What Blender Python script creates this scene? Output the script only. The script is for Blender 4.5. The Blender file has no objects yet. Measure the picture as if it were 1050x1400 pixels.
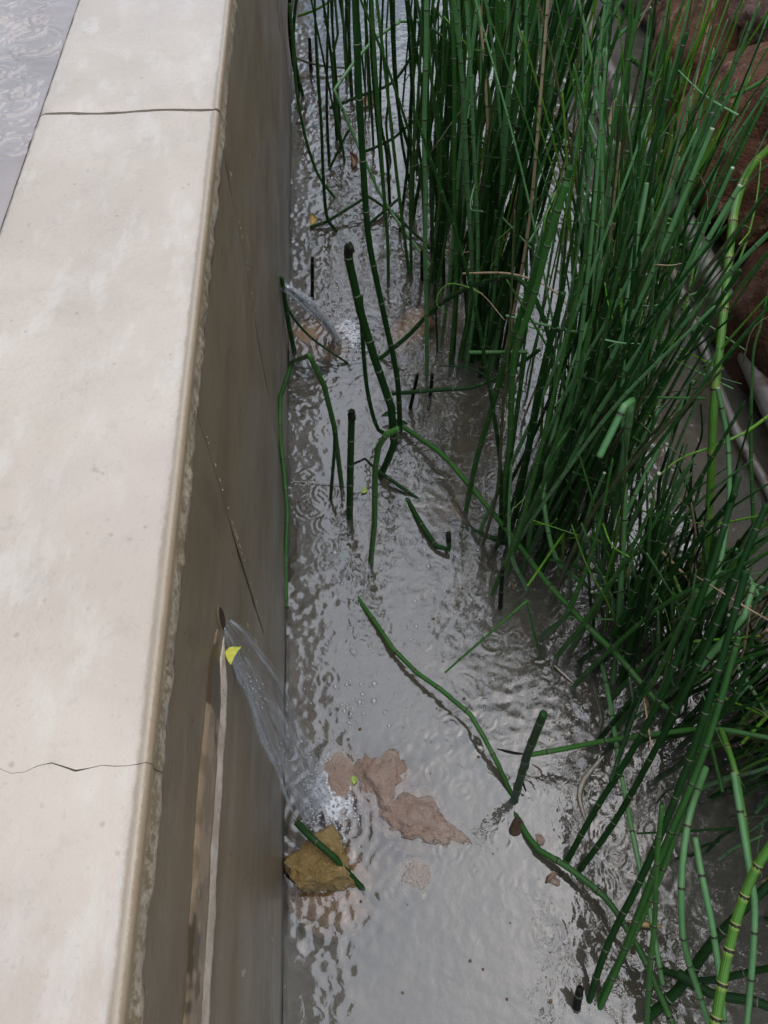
import bpy, bmesh, math, random
import numpy as np
from mathutils import Vector, Matrix, noise, Quaternion
random.seed(11); rng = np.random.default_rng(5)
S = bpy.context.scene; COL = S.collection
# ------------------------------------------------------------------ camera
H, F = 1.1, 1050.0
CP = Vector((0, 0, H))
DOWN = Vector((0, -700, F)).normalized()                 # world -Z seen by the camera (right, up, forward)
YV = Vector((-117, 1576, F)).normalized(); YV = (YV - DOWN * YV.dot(DOWN)).normalized()
ZV = -DOWN; XV = YV.cross(ZV)
if XV.x < 0: XV = -XV
def ray(px, py):
    c = Vector((px - 525, 700 - py, F)); return Vector((XV.dot(c), YV.dot(c), ZV.dot(c)))
def P(px, py, z=0.0):
    d = ray(px, py); return CP + d * ((z - H) / d.z)
def PX(px, py, x):
    d = ray(px, py); return CP + d * (x / d.x)
cam_d = bpy.data.cameras.new('camera'); cam = bpy.data.objects.new('camera', cam_d); COL.objects.link(cam)
cam_d.sensor_fit = 'VERTICAL'; cam_d.sensor_height = 36; cam_d.sensor_width = 27; cam_d.lens = 36 * F / 1400
cam_d.clip_start = .02; cam_d.clip_end = 200
r_ = Vector((XV.x, YV.x, ZV.x)); u_ = Vector((XV.y, YV.y, ZV.y)); f_ = Vector((XV.z, YV.z, ZV.z))
cam.matrix_world = Matrix(((r_.x, u_.x, -f_.x, CP.x), (r_.y, u_.y, -f_.y, CP.y), (r_.z, u_.z, -f_.z, CP.z), (0, 0, 0, 1)))
S.camera = cam
# ------------------------------------------------------------------ overcast light
SUN_EL, SUN_ROT = math.radians(66), math.radians(75)
w = bpy.data.worlds.new("World"); S.world = w; w.use_nodes = True
nt = w.node_tree; nt.nodes.clear()
sky = nt.nodes.new('ShaderNodeTexSky'); sky.sky_type = 'NISHITA'; sky.sun_disc = False
sky.sun_elevation = SUN_EL; sky.sun_rotation = SUN_ROT; sky.air_density = 1.2; sky.dust_density = 1.2
hs = nt.nodes.new('ShaderNodeHueSaturation'); hs.inputs['Saturation'].default_value = .8
bg = nt.nodes.new('ShaderNodeBackground'); bg.inputs['Strength'].default_value = .115
wo = nt.nodes.new('ShaderNodeOutputWorld')
nt.links.new(sky.outputs[0], hs.inputs['Color']); nt.links.new(hs.outputs[0], bg.inputs[0]); nt.links.new(bg.outputs[0], wo.inputs[0])
sl = bpy.data.lights.new('sun', 'SUN'); sl.energy = 1.5; sl.angle = math.radians(118); sl.color = (1, .995, .985)
so = bpy.data.objects.new('sun', sl); COL.objects.link(so)
sd = Vector((math.sin(SUN_ROT) * math.cos(SUN_EL), math.cos(SUN_ROT) * math.cos(SUN_EL), math.sin(SUN_EL)))
so.rotation_euler = (-sd).to_track_quat('-Z', 'Y').to_euler(); so.location = (0, 0, 6)
S.view_settings.view_transform = 'Standard'; S.view_settings.look = 'None'
S.view_settings.exposure = 1.0; S.view_settings.gamma = 1; S.view_settings.use_curve_mapping = False
S.render.engine = 'CYCLES'
S.cycles.max_bounces = 10; S.cycles.transparent_max_bounces = 80; S.cycles.use_denoising = True
S.cycles.caustics_reflective = False; S.cycles.caustics_refractive = False
# ------------------------------------------------------------------ node helpers
class NT:
    def __init__(s, name):
        s.m = bpy.data.materials.new(name); s.m.use_nodes = True; s.t = s.m.node_tree; s.t.nodes.clear()
        s.out = s.n('ShaderNodeOutputMaterial'); s._tc = None
    def n(s, k, **kw):
        x = s.t.nodes.new(k)
        for a, b in kw.items(): setattr(x, a, b)
        return x
    def set(s, node, i, v):
        if v is None: return
        if isinstance(v, bpy.types.NodeSocket): s.t.links.new(v, node.inputs[i])
        else:
            if isinstance(v, tuple) and len(v) == 3 and node.inputs[i].type == 'RGBA': v = v + (1,)
            node.inputs[i].default_value = v
    def tc(s, o='Object'):
        if not s._tc: s._tc = s.n('ShaderNodeTexCoord')
        return s._tc.outputs[o]
    def vscale(s, v, sc):
        x = s.n('ShaderNodeMapping'); s.set(x, 'Vector', v); x.inputs['Scale'].default_value = sc; return x.outputs[0]
    def noise(s, sc, det=4, rough=.55, v=None, dist=0, out='Fac'):
        x = s.n('ShaderNodeTexNoise'); s.set(x, 'Vector', v if v is not None else s.tc())
        s.set(x, 'Scale', sc); s.set(x, 'Detail', det); s.set(x, 'Roughness', rough); s.set(x, 'Distortion', dist); return x.outputs[out]
    def ramp(s, f, a, b, ca=0., cb=1.):
        x = s.n('ShaderNodeMapRange', interpolation_type='SMOOTHSTEP'); s.set(x, 0, f); s.set(x, 1, a); s.set(x, 2, b); s.set(x, 3, ca); s.set(x, 4, cb); return x.outputs[0]
    def math(s, op, a, b=None):
        x = s.n('ShaderNodeMath', operation=op); s.set(x, 0, a); s.set(x, 1, b); return x.outputs[0]
    def mix(s, f, a, b, mode='MIX'):
        x = s.n('ShaderNodeMix', data_type='RGBA', blend_type=mode); s.set(x, 0, f); s.set(x, 6, a); s.set(x, 7, b); return x.outputs[2]
    def xyz(s, v=None):
        x = s.n('ShaderNodeSeparateXYZ'); s.set(x, 0, v if v is not None else s.tc()); return x.outputs
    def bump(s, h, st, d=.01, nrm=None):
        x = s.n('ShaderNodeBump'); s.set(x, 'Height', h); s.set(x, 'Strength', st); s.set(x, 'Distance', d); s.set(x, 'Normal', nrm); return x.outputs[0]
    def pbr(s, col, rough=.6, nrm=None, spec=.5, **kw):
        x = s.n('ShaderNodeBsdfPrincipled'); s.set(x, 'Base Color', col); s.set(x, 'Roughness', rough); s.set(x, 'Normal', nrm); s.set(x, 'Specular IOR Level', spec)
        for k, v in kw.items(): s.set(x, k.replace('_', ' '), v)
        return x.outputs[0]
    def end(s, sh): s.t.links.new(sh, s.out.inputs[0]); return s.m
M = {}
# wet cream plaster of the coping
n = NT('cream_plaster'); x, y, z = n.xyz()
rag = n.math('MULTIPLY', n.math('SUBTRACT', n.noise(55, 6, .7), .5), .016)
rag2 = n.math('MULTIPLY', n.math('SUBTRACT', n.noise(9, 2), .5), .006)
xr = n.math('ADD', n.math('ADD', x, n.math('MULTIPLY', rag, .3)), rag2)
xl = n.math('ADD', x, rag)
big = n.noise(7, 5, .6, dist=.5); fine = n.noise(60, 5, .65); grit = n.noise(230, 3, .7)
c = n.mix(n.ramp(big, .32, .68), (.455, .378, .292), (.395, .322, .244))
c = n.mix(n.ramp(n.noise(24, 4, .6, v=n.vscale(n.tc(), (1.6, .6, 1))), .50, .68, 0, .55), c, (.50, .445, .372))
c = n.mix(n.ramp(n.noise(3.2, 4, .6), .55, .72, 0, .5), c, (.375, .295, .245))
c = n.mix(n.ramp(fine, .56, .70, 0, .2), c, (.25, .21, .17))
c = n.mix(n.ramp(grit, .60, .72, 0, .24), c, (.2, .165, .13))
c = n.mix(n.ramp(n.noise(24, 4, .6), .69, .73, 0, .40), c, (.17, .14, .11))
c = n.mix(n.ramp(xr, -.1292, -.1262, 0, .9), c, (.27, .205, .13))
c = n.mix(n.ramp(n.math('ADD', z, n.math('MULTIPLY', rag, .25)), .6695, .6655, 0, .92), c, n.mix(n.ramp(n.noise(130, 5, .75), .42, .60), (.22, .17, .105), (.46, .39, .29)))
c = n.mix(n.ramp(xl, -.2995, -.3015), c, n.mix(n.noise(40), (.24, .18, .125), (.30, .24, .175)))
vo = n.n('ShaderNodeTexVoronoi'); n.set(vo, 'Vector', n.tc()); n.set(vo, 'Scale', 70.); pore = n.math('MULTIPLY', n.ramp(vo.outputs['Distance'], .16, .08), n.ramp(n.noise(19, 3), .5, .6))
c = n.mix(n.math('MULTIPLY', pore, .35), c, (.13, .105, .08))
b = n.bump(n.math('ADD', n.math('ADD', fine, n.math('MULTIPLY', grit, .55)), n.math('MULTIPLY', big, .3)), .26, .003)
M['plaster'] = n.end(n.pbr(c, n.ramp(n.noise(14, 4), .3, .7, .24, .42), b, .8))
# brown wet render of the channel wall
n = NT('wet_brown_render'); x, y, z = n.xyz()
st = n.noise(14, 5, .6, v=n.vscale(n.tc(), (1, .35, 1.2))); st2 = n.noise(60, 5, .75, v=n.vscale(n.tc(), (1, .45, .9)))
bigw = n.noise(5, 5, .65); grit = n.noise(260, 4, .75)
c = n.mix(n.ramp(st, .3, .7), (.175, .130, .076), (.225, .172, .108))
c = n.mix(n.ramp(st2, .48, .72, 0, .45), c, (.27, .22, .15))
c = n.mix(n.ramp(grit, .58, .72, 0, .5), c, (.12, .09, .055))
c = n.mix(n.ramp(n.noise(9, 5, .7), .54, .66, 0, .45), c, (.12, .088, .052))
c = n.mix(n.ramp(n.math('ADD', z, n.math('MULTIPLY', n.math('SUBTRACT', bigw, .5), .35)), .40, .08, 0, .85), c, n.mix(n.ramp(st2, .35, .7), (.155, .135, .102), (.22, .195, .155)))
c = n.mix(n.ramp(bigw, .6, .75, 0, .5), c, (.25, .16, .085))
c = n.mix(n.ramp(n.math('ADD', z, n.math('MULTIPLY', n.math('SUBTRACT', n.noise(30, 4), .5), .03)), .035, .012, 0, .8), c, (.045, .048, .034))
drip = n.noise(42, 2, .5, v=n.vscale(n.tc(), (1, .9, .28)))
c = n.mix(n.ramp(drip, .735, .755, 0, .8), c, (.48, .41, .31))
c = n.mix(n.ramp(n.noise(70, 2, .5, v=n.vscale(n.tc(), (1, 1.2, .45))), .755, .775, 0, .9), c, (.025, .018, .012))
b = n.bump(n.math('ADD', n.math('ADD', st2, n.math('MULTIPLY', grit, .5)), n.math('MULTIPLY', st, .8)), .4, .003)
M['render'] = n.end(n.pbr(c, n.ramp(n.noise(9, 4, v=n.vscale(n.tc(), (1, .4, 1))), .3, .7, .32, .5), b, .42))
n = NT('lime_crust')
c = n.mix(n.ramp(n.noise(40, 6, .7), .35, .66), (.66, .58, .49), (.46, .375, .28)); c = n.mix(n.ramp(n.noise(95, 4, .7), .56, .68, 0, .6), c, (.27, .2, .13))
M['crust'] = n.end(n.pbr(c, .5, n.bump(n.noise(150, 4), .3, .002)))
n = NT('tan_scum')
c = n.mix(n.ramp(n.noise(38, 4, .6), .46, .58), (.34, .25, .165), (.235, .17, .108))
c = n.mix(n.ramp(n.noise(16, 3, .5), .56, .6), c, (.10, .073, .042))
M['scum'] = n.end(n.pbr(c, .4, n.bump(n.noise(120, 4), .3, .002)))
n = NT('dark_hole'); M['dark'] = n.end(n.pbr((.035, .022, .012), .7))
# muddy water
def water_mat(name, mud, mud2, turb, ior, bsc, bst, tint, clear=()):
    n = NT(name)
    nz = n.noise(5, 5, .65, dist=.6)
    col = n.mix(n.ramp(nz, .36, .66), mud, mud2)
    b = n.bump(n.math('ADD', n.noise(bsc, 3, .5, dist=.4), n.math('MULTIPLY', n.noise(bsc * .35, 2), 1.2)), bst, .004)
    d = n.n('ShaderNodeBsdfDiffuse'); n.set(d, 0, col)
    t = n.n('ShaderNodeBsdfTransparent'); n.set(t, 0, tint)
    tf = n.ramp(n.noise(4, 4, .6), .3, .7, turb - .10, turb + .10)
    for cx, cy, rad in clear:                       # churned by the inflow: cleaner water
        vm = n.n('ShaderNodeVectorMath', operation='DISTANCE'); n.set(vm, 0, n.tc()); vm.inputs[1].default_value = (cx, cy, 0)
        dd = n.math('ADD', vm.outputs['Value'], n.math('MULTIPLY', n.math('SUBTRACT', n.noise(26, 4, .6), .5), .05))
        tf = n.math('MULTIPLY', tf, n.ramp(dd, rad * .6, rad * 1.35, .03, 1))
    m1 = n.n('ShaderNodeMixShader'); n.set(m1, 0, tf); n.set(m1, 1, t.outputs[0]); n.set(m1, 2, d.outputs[0])
    g = n.n('ShaderNodeBsdfGlossy'); n.set(g, 'Roughness', .045); n.set(g, 'Color', (1, 1, 1)); n.set(g, 'Normal', b)
    fr = n.n('ShaderNodeFresnel'); n.set(fr, 'IOR', ior); n.set(fr, 'Normal', b)
    m2 = n.n('ShaderNodeMixShader'); n.set(m2, 0, fr.outputs[0]); n.set(m2, 1, m1.outputs[0]); n.set(m2, 2, g.outputs[0])
    return n.end(m2.outputs[0])
w1, w2, w3, w4 = P(500, 1105), P(440, 1190), P(440, 450), P(560, 440)
M['water'] = water_mat('muddy_water', (.142, .141, .115), (.104, .102, .078), .42, 1.85, 60, .18, (.92, .86, .74), ((w1.x + .02, w1.y, .085), (w2.x, w2.y, .07), (w3.x, w3.y, .07), (w4.x, w4.y, .06)))
M['pool'] = water_mat('pool_rain_water', (.50, .43, .37), (.40, .32, .265), .55, 1.75, 50, .1, (.92, .9, .88))
n = NT('channel_mud'); c = n.mix(n.ramp(n.noise(14, 6, .7), .35, .65), (.085, .068, .045), (.22, .18, .13)); M['mud'] = n.end(n.pbr(c, .8, n.bump(n.noise(40), .4, .01)))
n = NT('bank_soil'); c = n.mix(n.noise(9, 6, .65), (.045, .024, .014), (.10, .052, .03)); M['soil'] = n.end(n.pbr(c, .6, n.bump(n.noise(50, 5), .8, .012)))
n = NT('pool_floor'); c = n.mix(n.ramp(n.noise(8, 4), .35, .65), (.42, .36, .31), (.33, .26, .21)); M['poolfloor'] = n.end(n.pbr(c, .7))
def rock_mat(name, a, b_, c_, sc, rough=.42):
    n = NT(name)
    c = n.mix(n.ramp(n.noise(sc, 6, .65, dist=.6), .35, .65), a, b_)
    c = n.mix(n.ramp(n.noise(sc * 2.6, 5, .7), .56, .68, 0, .8), c, c_)
    c = n.mix(n.ramp(n.noise(sc * 6, 4, .7), .35, .2, 0, .7), c, tuple(k * .3 for k in a))
    h = n.math('ADD', n.noise(sc * 3, 6, .7), n.math('MULTIPLY', n.noise(sc * 14, 3), .4))
    return n.end(n.pbr(c, rough, n.bump(h, .9, .016), .5 if rough < .4 else .22))
M['redrock'] = rock_mat('wet_red_sandstone', (.095, .040, .019), (.18, .075, .034), (.33, .19, .115), 13, .55)
M['redsmooth'] = rock_mat('smooth_red_sandstone', (.062, .025, .012), (.11, .043, .02), (.16, .07, .038), 12, .55)
M['pinkrock'] = rock_mat('pink_sandstone', (.36, .19, .13), (.48, .30, .23), (.55, .43, .36), 14)
M['darkrock'] = rock_mat('dark_brown_rock', (.06, .035, .022), (.10, .06, .038), (.18, .12, .09), 10)
M['goldrock'] = rock_mat('ochre_wet_stone', (.36, .235, .08), (.50, .355, .15), (.64, .52, .30), 34, .25)
M['pinkstone'] = rock_mat('submerged_pink_stone', (.52, .36, .275), (.62, .48, .39), (.34, .18, .11), 34, .2)
M['tanstone'] = rock_mat('submerged_tan_stone', (.50, .32, .19), (.58, .42, .30), (.30, .2, .12), 20, .3)
M['greystone'] = rock_mat('submerged_grey_stone', (.48, .40, .34), (.56, .48, .42), (.36, .3, .25), 18, .3)
# horsetail
def stem_mat(name, a, b_, nodec, nodeamt, rough=.3, spec=.3, coat=.25):
    n = NT(name); u, v, _ = n.xyz(n.tc('UV'))
    oi = n.n('ShaderNodeObjectInfo'); fr = n.math('FRACT', v)
    c = n.mix(oi.outputs['Random'], a, b_)
    c = n.mix(n.ramp(n.noise(30, 4, .6), .35, .7, 0, .45), c, tuple(k * .6 for k in a))
    near = n.math('ADD', n.ramp(fr, .86, 1.0), n.ramp(fr, .12, .0))
    c = n.mix(n.math('MULTIPLY', near, nodeamt), c, nodec)
    rid = n.math('SINE', n.math('MULTIPLY', u, 2 * math.pi * 16))
    c = n.mix(n.ramp(rid, -.2, .9, 0, .3), c, tuple(k * 1.5 for k in b_))
    return n.end(n.pbr(c, rough, n.bump(rid, .35, .0006), spec, Coat_Weight=coat, Coat_Roughness=.12))
M['dark_stem'] = stem_mat('dark_green_stem', (.010, .037, .008), (.018, .064, .012), (.03, .07, .02), .3, .42, .14, .0)
M['mid_stem'] = stem_mat('mid_green_stem', (.026, .092, .016), (.050, .150, .028), (.07, .15, .04), .45, .34, .22, .12)
M['blue_lit_stem'] = stem_mat('bluish_lit_stem', (.080, .205, .060), (.13, .30, .105), (.12, .20, .07), .5, .30, .4, .35)  # paler bluish copy: sky-lit sheen put into the stem colour
M['yellow_stem'] = stem_mat('yellow_green_stem', (.07, .22, .014), (.12, .30, .02), (.24, .32, .03), .7, .26)
M['bright_stem'] = stem_mat('bright_green_stem', (.065, .18, .016), (.09, .22, .026), (.26, .32, .06), .7)
M['olive_stem'] = stem_mat('olive_brown_stem', (.05, .065, .022), (.08, .085, .03), (.1, .1, .04), .4)
M['dead_stem'] = stem_mat('straw_dead_stem', (.40, .27, .14), (.5, .36, .22), (.25, .12, .05), .5, .6)
M['black_stem'] = stem_mat('blackened_stem', (.010, .012, .009), (.016, .017, .012), (.02, .015, .01), .4, .6, .12, .0)
n = NT('node_sheath_dark'); M['sheath'] = n.end(n.pbr(n.mix(n.noise(80), (.010, .012, .006), (.03, .022, .012)), .5))
n = NT('node_rim_pale'); M['rim'] = n.end(n.pbr((.10, .14, .065), .5))
n = NT('node_rim_yellow'); M['rimy'] = n.end(n.pbr((.24, .24, .07), .5))
n = NT('stem_pith'); M['pith'] = n.end(n.pbr((.42, .42, .30), .7))
def leaf_mat(name, a, b_): 
    n = NT(name); c = n.mix(n.ramp(n.noise(160, 4), .4, .65), a, b_); return n.end(n.pbr(c, .4))
M['yleaf'] = leaf_mat('yellow_leaf', (.55, .52, .03), (.42, .46, .03))
M['gleaf'] = leaf_mat('green_leaf', (.25, .36, .06), (.36, .44, .08))
M['dleaf'] = leaf_mat('dead_brown_leaf', (.12, .06, .03), (.2, .12, .06))
M['wleaf'] = leaf_mat('bleached_leaf', (.50, .45, .36), (.4, .33, .24))
M['straw'] = leaf_mat('straw_leaf', (.42, .27, .08), (.5, .36, .14))
n = NT('grey_weathered_pole'); c = n.mix(n.ramp(n.noise(12, 5, .65, v=n.vscale(n.tc(), (1, .35, 1))), .38, .62), (.19, .175, .15), (.10, .078, .055))
c = n.mix(n.ramp(n.noise(30, 4), .58, .7), c, (.09, .05, .03)); M['pole'] = n.end(n.pbr(c, .45, n.bump(n.noise(60, 4), .4, .004)))
# clear falling water, with milky aerated strands
def jet_mat(name, milk):
    n = NT(name); u, v, _ = n.xyz(n.tc('UV'))
    str_ = n.noise(1, 4, .6, v=n.vscale(n.tc('UV'), (7, 3.5, 1)), dist=1.2)
    b = n.bump(str_, .35, .004)
    t = n.n('ShaderNodeBsdfTransparent'); n.set(t, 0, (.97, .975, .98))
    g = n.n('ShaderNodeBsdfGlossy'); n.set(g, 'Roughness', .06); n.set(g, 'Normal', b)
    fr = n.n('ShaderNodeFresnel'); n.set(fr, 'IOR', 1.2); n.set(fr, 'Normal', b)
    d = n.n('ShaderNodeBsdfDiffuse'); n.set(d, 0, (.75, .78, .82))
    m0 = n.n('ShaderNodeMixShader'); n.set(m0, 0, n.ramp(str_, .50, .72, .03, milk)); n.set(m0, 1, t.outputs[0]); n.set(m0, 2, d.outputs[0])
    ge = n.n('ShaderNodeNewGeometry'); m = n.n('ShaderNodeMixShader'); n.set(m, 0, n.math('MULTIPLY', fr.outputs[0], n.math('SUBTRACT', 1., ge.outputs['Backfacing']))); n.set(m, 1, m0.outputs[0]); n.set(m, 2, g.outputs[0])
    return n.end(m.outputs[0])
M['jet'] = jet_mat('falling_water', .26)
n = NT('aerated_water'); t = n.n('ShaderNodeBsdfTransparent'); d = n.n('ShaderNodeBsdfDiffuse'); n.set(d, 0, (.78, .81, .84)); g = n.n('ShaderNodeBsdfGlossy'); n.set(g, 'Roughness', .1)
m0 = n.n('ShaderNodeMixShader'); n.set(m0, 0, n.ramp(n.noise(1, 4, .7, v=n.vscale(n.tc('UV'), (5, 16, 1))), .34, .66, .12, .72)); n.set(m0, 1, t.outputs[0]); n.set(m0, 2, d.outputs[0])
ge = n.n('ShaderNodeNewGeometry'); m1 = n.n('ShaderNodeMixShader'); n.set(m1, 0, n.math('MULTIPLY', .26, n.math('SUBTRACT', 1., ge.outputs['Backfacing']))); n.set(m1, 1, m0.outputs[0]); n.set(m1, 2, g.outputs[0]); M['jetmilk'] = n.end(m1.outputs[0])
n = NT('water_film'); t = n.n('ShaderNodeBsdfTransparent'); n.set(t, 0, (.96, .97, .98)); d = n.n('ShaderNodeBsdfDiffuse'); n.set(d, 0, (.72, .75, .78)); g = n.n('ShaderNodeBsdfGlossy'); n.set(g, 'Roughness', .08)
nz = n.noise(1, 5, .65, v=n.vscale(n.tc('UV'), (6, 4.5, 1)), dist=.8); u_, v_, _ = n.xyz(n.tc('UV'))
n.set(g, 'Normal', n.bump(nz, .6, .006)); m0 = n.n('ShaderNodeMixShader'); n.set(m0, 0, n.math('ADD', n.ramp(nz, .48, .74, .012, .20), n.ramp(v_, .6, 1.0, 0, .20))); n.set(m0, 1, t.outputs[0]); n.set(m0, 2, d.outputs[0])
m1 = n.n('ShaderNodeMixShader'); n.set(m1, 0, .06); n.set(m1, 1, m0.outputs[0]); n.set(m1, 2, g.outputs[0]); M['jetfilm'] = n.end(m1.outputs[0])
n = NT('bubble_film')
t = n.n('ShaderNodeBsdfTransparent'); g = n.n('ShaderNodeBsdfGlossy'); n.set(g, 'Roughness', .05); lw = n.n('ShaderNodeLayerWeight'); n.set(lw, 0, .35)
m = n.n('ShaderNodeMixShader'); ge = n.n('ShaderNodeNewGeometry'); n.set(m, 0, n.math('MULTIPLY', n.math('ADD', n.math('MULTIPLY', lw.outputs['Facing'], .75), .10), n.math('SUBTRACT', 1., ge.outputs['Backfacing']))); n.set(m, 1, t.outputs[0]); n.set(m, 2, g.outputs[0]); M['bubble'] = n.end(m.outputs[0])
n = NT('white_froth_glint'); M['froth'] = n.end(n.pbr((.62, .65, .68), .25, None, .6))
# ------------------------------------------------------------------ object helpers
def tag(o, label=None, cat=None, group=None, kind=None):
    for k, v in (('label', label), ('category', cat), ('group', group), ('kind', kind)):
        if v: o[k] = v
    return o
def mesh_obj(name, verts, faces, mat, parent=None, smooth=True, uvs=None, loc=None, matidx=None):
    me = bpy.data.meshes.new(name); me.from_pydata([tuple(v) for v in verts], [], faces)
    for m in (mat if isinstance(mat, (list, tuple)) else [mat]): me.materials.append(m)
    if uvs is not None:
        ul = me.uv_layers.new(name='UVMap'); ul.data.foreach_set('uv', np.asarray(uvs, dtype=np.float32).ravel())
    if smooth: me.polygons.foreach_set('use_smooth', [True] * len(me.polygons))
    if matidx: me.polygons.foreach_set('material_index', matidx)
    o = bpy.data.objects.new(name, me); COL.objects.link(o)
    if loc is not None: o.location = loc
    if parent is not None: o.parent = parent; o.matrix_parent_inverse = Matrix.Translation(parent.location).inverted()
    return o
def empty(name, loc, label, cat, group=None):
    o = bpy.data.objects.new(name, None); COL.objects.link(o); o.location = loc; o.empty_display_size = .05; return tag(o, label, cat, group)
def grid(xs, ys, zf):
    xs, ys = np.asarray(xs), np.asarray(ys); X, Y = np.meshgrid(xs, ys); Z = zf(X, Y) if callable(zf) else np.full_like(X, zf)
    V = np.stack([X.ravel(), Y.ravel(), Z.ravel()], 1); nx, ny = len(xs), len(ys)
    i = (np.arange(ny - 1)[:, None] * nx + np.arange(nx - 1)[None]).ravel(); Fq = np.stack([i, i + 1, i + nx + 1, i + nx], 1)
    return V, Fq
def fast_grid(name, xs, ys, zf, mat, kind='structure', parent=None):
    V, Fq = grid(xs, ys, zf); me = bpy.data.meshes.new(name)
    me.vertices.add(len(V)); me.vertices.foreach_set('co', V.astype(np.float32).ravel())
    me.loops.add(Fq.size); me.loops.foreach_set('vertex_index', Fq.astype(np.int32).ravel())
    me.polygons.add(len(Fq)); me.polygons.foreach_set('loop_start', np.arange(0, Fq.size, 4, dtype=np.int32))
    me.polygons.foreach_set('use_smooth', np.ones(len(Fq), dtype=bool)); me.update(calc_edges=True); me.validate()
    me.materials.append(mat); o = bpy.data.objects.new(name, me); COL.objects.link(o)
    if kind: o['kind'] = kind
    if parent is not None: o.parent = parent
    return o
# ------------------------------------------------------------------ setting: ground, bed, bank, water
WX = -.121
fast_grid('ground', np.linspace(-60, 60, 13), np.linspace(-60, 60, 13), -.30, M['soil'])
fast_grid('channel_bed', np.linspace(WX, 1.0, 60), np.linspace(-1.2, 5, 160), lambda X, Y: -.055 + .008 * np.sin(X * 23 + np.sin(Y * 9)) * np.sin(Y * 17) + .05 * np.clip((X - .7) / .2, 0, 1), M['mud'])
def bank_z(X, Y):
    t = np.clip((X - .96) / .22, 0, 1); t = t ** .85
    return -.06 + t * 1.15 + np.clip((X - 1.18) / .30, 0, 1) * 1.0 + .03 * np.sin(X * 19 + Y * 7) * np.sin(Y * 13 - X * 4) * t + .012 * np.sin(X * 47 + Y * 31) * t + np.clip(X - 1.2, 0, 1) * .15  # upper slope, out of view, raised to darken the water's reflections
fast_grid('bank', np.concatenate([np.linspace(.76, 1.4, 70), np.linspace(1.45, 6, 20)]), np.linspace(-2, 7, 300), bank_z, M['soil'])
# rippled muddy water: band-limited random waves, flow, rain rings
def noise_tile(N, L, lam, bw, aniso=(1, 1), seed=0):
    g = np.random.default_rng(seed); k = np.fft.fftfreq(N, L / N)
    KX, KY = np.meshgrid(k, k); K = np.sqrt((KX * aniso[0]) ** 2 + (KY * aniso[1]) ** 2) + 1e-9
    A = np.exp(-((np.log(K * lam)) / bw) ** 2 / 2) * (g.normal(size=(N, N)) + 1j * g.normal(size=(N, N)))
    h = np.fft.ifft2(A).real; return h / h.std()
def samp(T, L, X, Y):
    N = T.shape[0]; a = (X / L * N) % N; b = (Y / L * N) % N; i = a.astype(int) % N; j = b.astype(int) % N; fa = a - np.floor(a); fb = b - np.floor(b)
    return (T[j, i] * (1 - fa) + T[j, (i + 1) % N] * fa) * (1 - fb) + (T[(j + 1) % N, i] * (1 - fa) + T[(j + 1) % N, (i + 1) % N] * fa) * fb
T1 = noise_tile(512, 1.28, .022, .32, (1, 1), 1); T2 = noise_tile(512, 1.28, .012, .3, (1.5, .8), 2); T3 = noise_tile(512, 1.28, .05, .4, (1.3, .8), 3); T4 = noise_tile(256, 1.9, .35, .5, (1, 1), 4)
calm = P(640, 1330); calm2 = P(590, 720); hit1, hit2 = P(432, 1120), P(478, 470)
rings = []
for i in range(640):
    rx, ry = random.uniform(-.10, .42), random.uniform(.02, 2.3)
    if (rx - calm.x) ** 2 + (ry - calm.y) ** 2 < .012: continue
    rings.append((rx, ry, random.uniform(.003, .020), random.uniform(.45, 1.15)))
for px, py, R in ((425, 690, .026), (672, 878, .017), (702, 872, .012), (640, 557, .016), (612, 468, .026), (545, 700, .015), (580, 880, .010), (665, 985, .012), (735, 890, .016), (430, 440, .012), (675, 600, .014), (680, 560, .012), (520, 730, .013)):
    q = P(px, py); rings.append((q.x, q.y, R, 1.3))
def water_z(X, Y):
    a = .55 + .35 * samp(T4, 1.9, X, Y)
    a = np.clip(a, .15, 1.3)
    d1 = np.hypot(X - hit1.x, Y - hit1.y); d2 = np.hypot(X - hit2.x, Y - hit2.y)
    a *= 1 - .90 * np.exp(-((((X - calm.x) / .15) ** 2 + ((Y - calm.y) / .145) ** 2)) ** 2)
    a *= 1 - .3 * np.exp(-(((X - calm2.x) / .10) ** 2 + ((Y - calm2.y) / .16) ** 2))
    a *= 1 + .15 * np.exp(-((X - WX) / .08) ** 2)
    a *= 1 + .7 * np.clip((Y - .9) / .8, 0, 1)
    h = a * (.00021 * samp(T1, 1.28, X, Y) + .00004 * samp(T2, 1.28, X, Y) + .00028 * samp(T3, 1.28, X, Y))
    for d, A in ((d1, .0010), (d2, .0010)):
        h += A * np.exp(-d / .055) * np.cos(2 * np.pi * d / .016 + 1.2 * samp(T3, 1.28, X, Y)) * np.clip(d / .01, 0, 1)
    for rx, ry, R, A in rings:
        m = (np.abs(X - rx) < .05) & (np.abs(Y - ry) < .05)
        if not m.any(): continue
        r = np.hypot(X[m] - rx, Y[m] - ry); wd = .0035 + .22 * R
        h[m] += A * (.55 + .45 * np.sin(np.arctan2(Y[m] - ry, X[m] - rx) * 2 + rx * 90)) * .00036 * np.cos(2 * np.pi * (r - R) / .0088) * np.exp(-((r - R) / wd) ** 2)
    return h
ys = [-.35]
while ys[-1] < 3.2: ys.append(ys[-1] + (.0022 if ys[-1] < 1.1 else .0022 + .004 * (ys[-1] - 1.1)))
ys += list(np.linspace(3.25, 5, 20))
xs = np.concatenate([np.linspace(WX + .0005, .46, 262), np.linspace(.464, .95, 100)])
fast_grid('water', xs, ys, water_z, M['water'])
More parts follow.
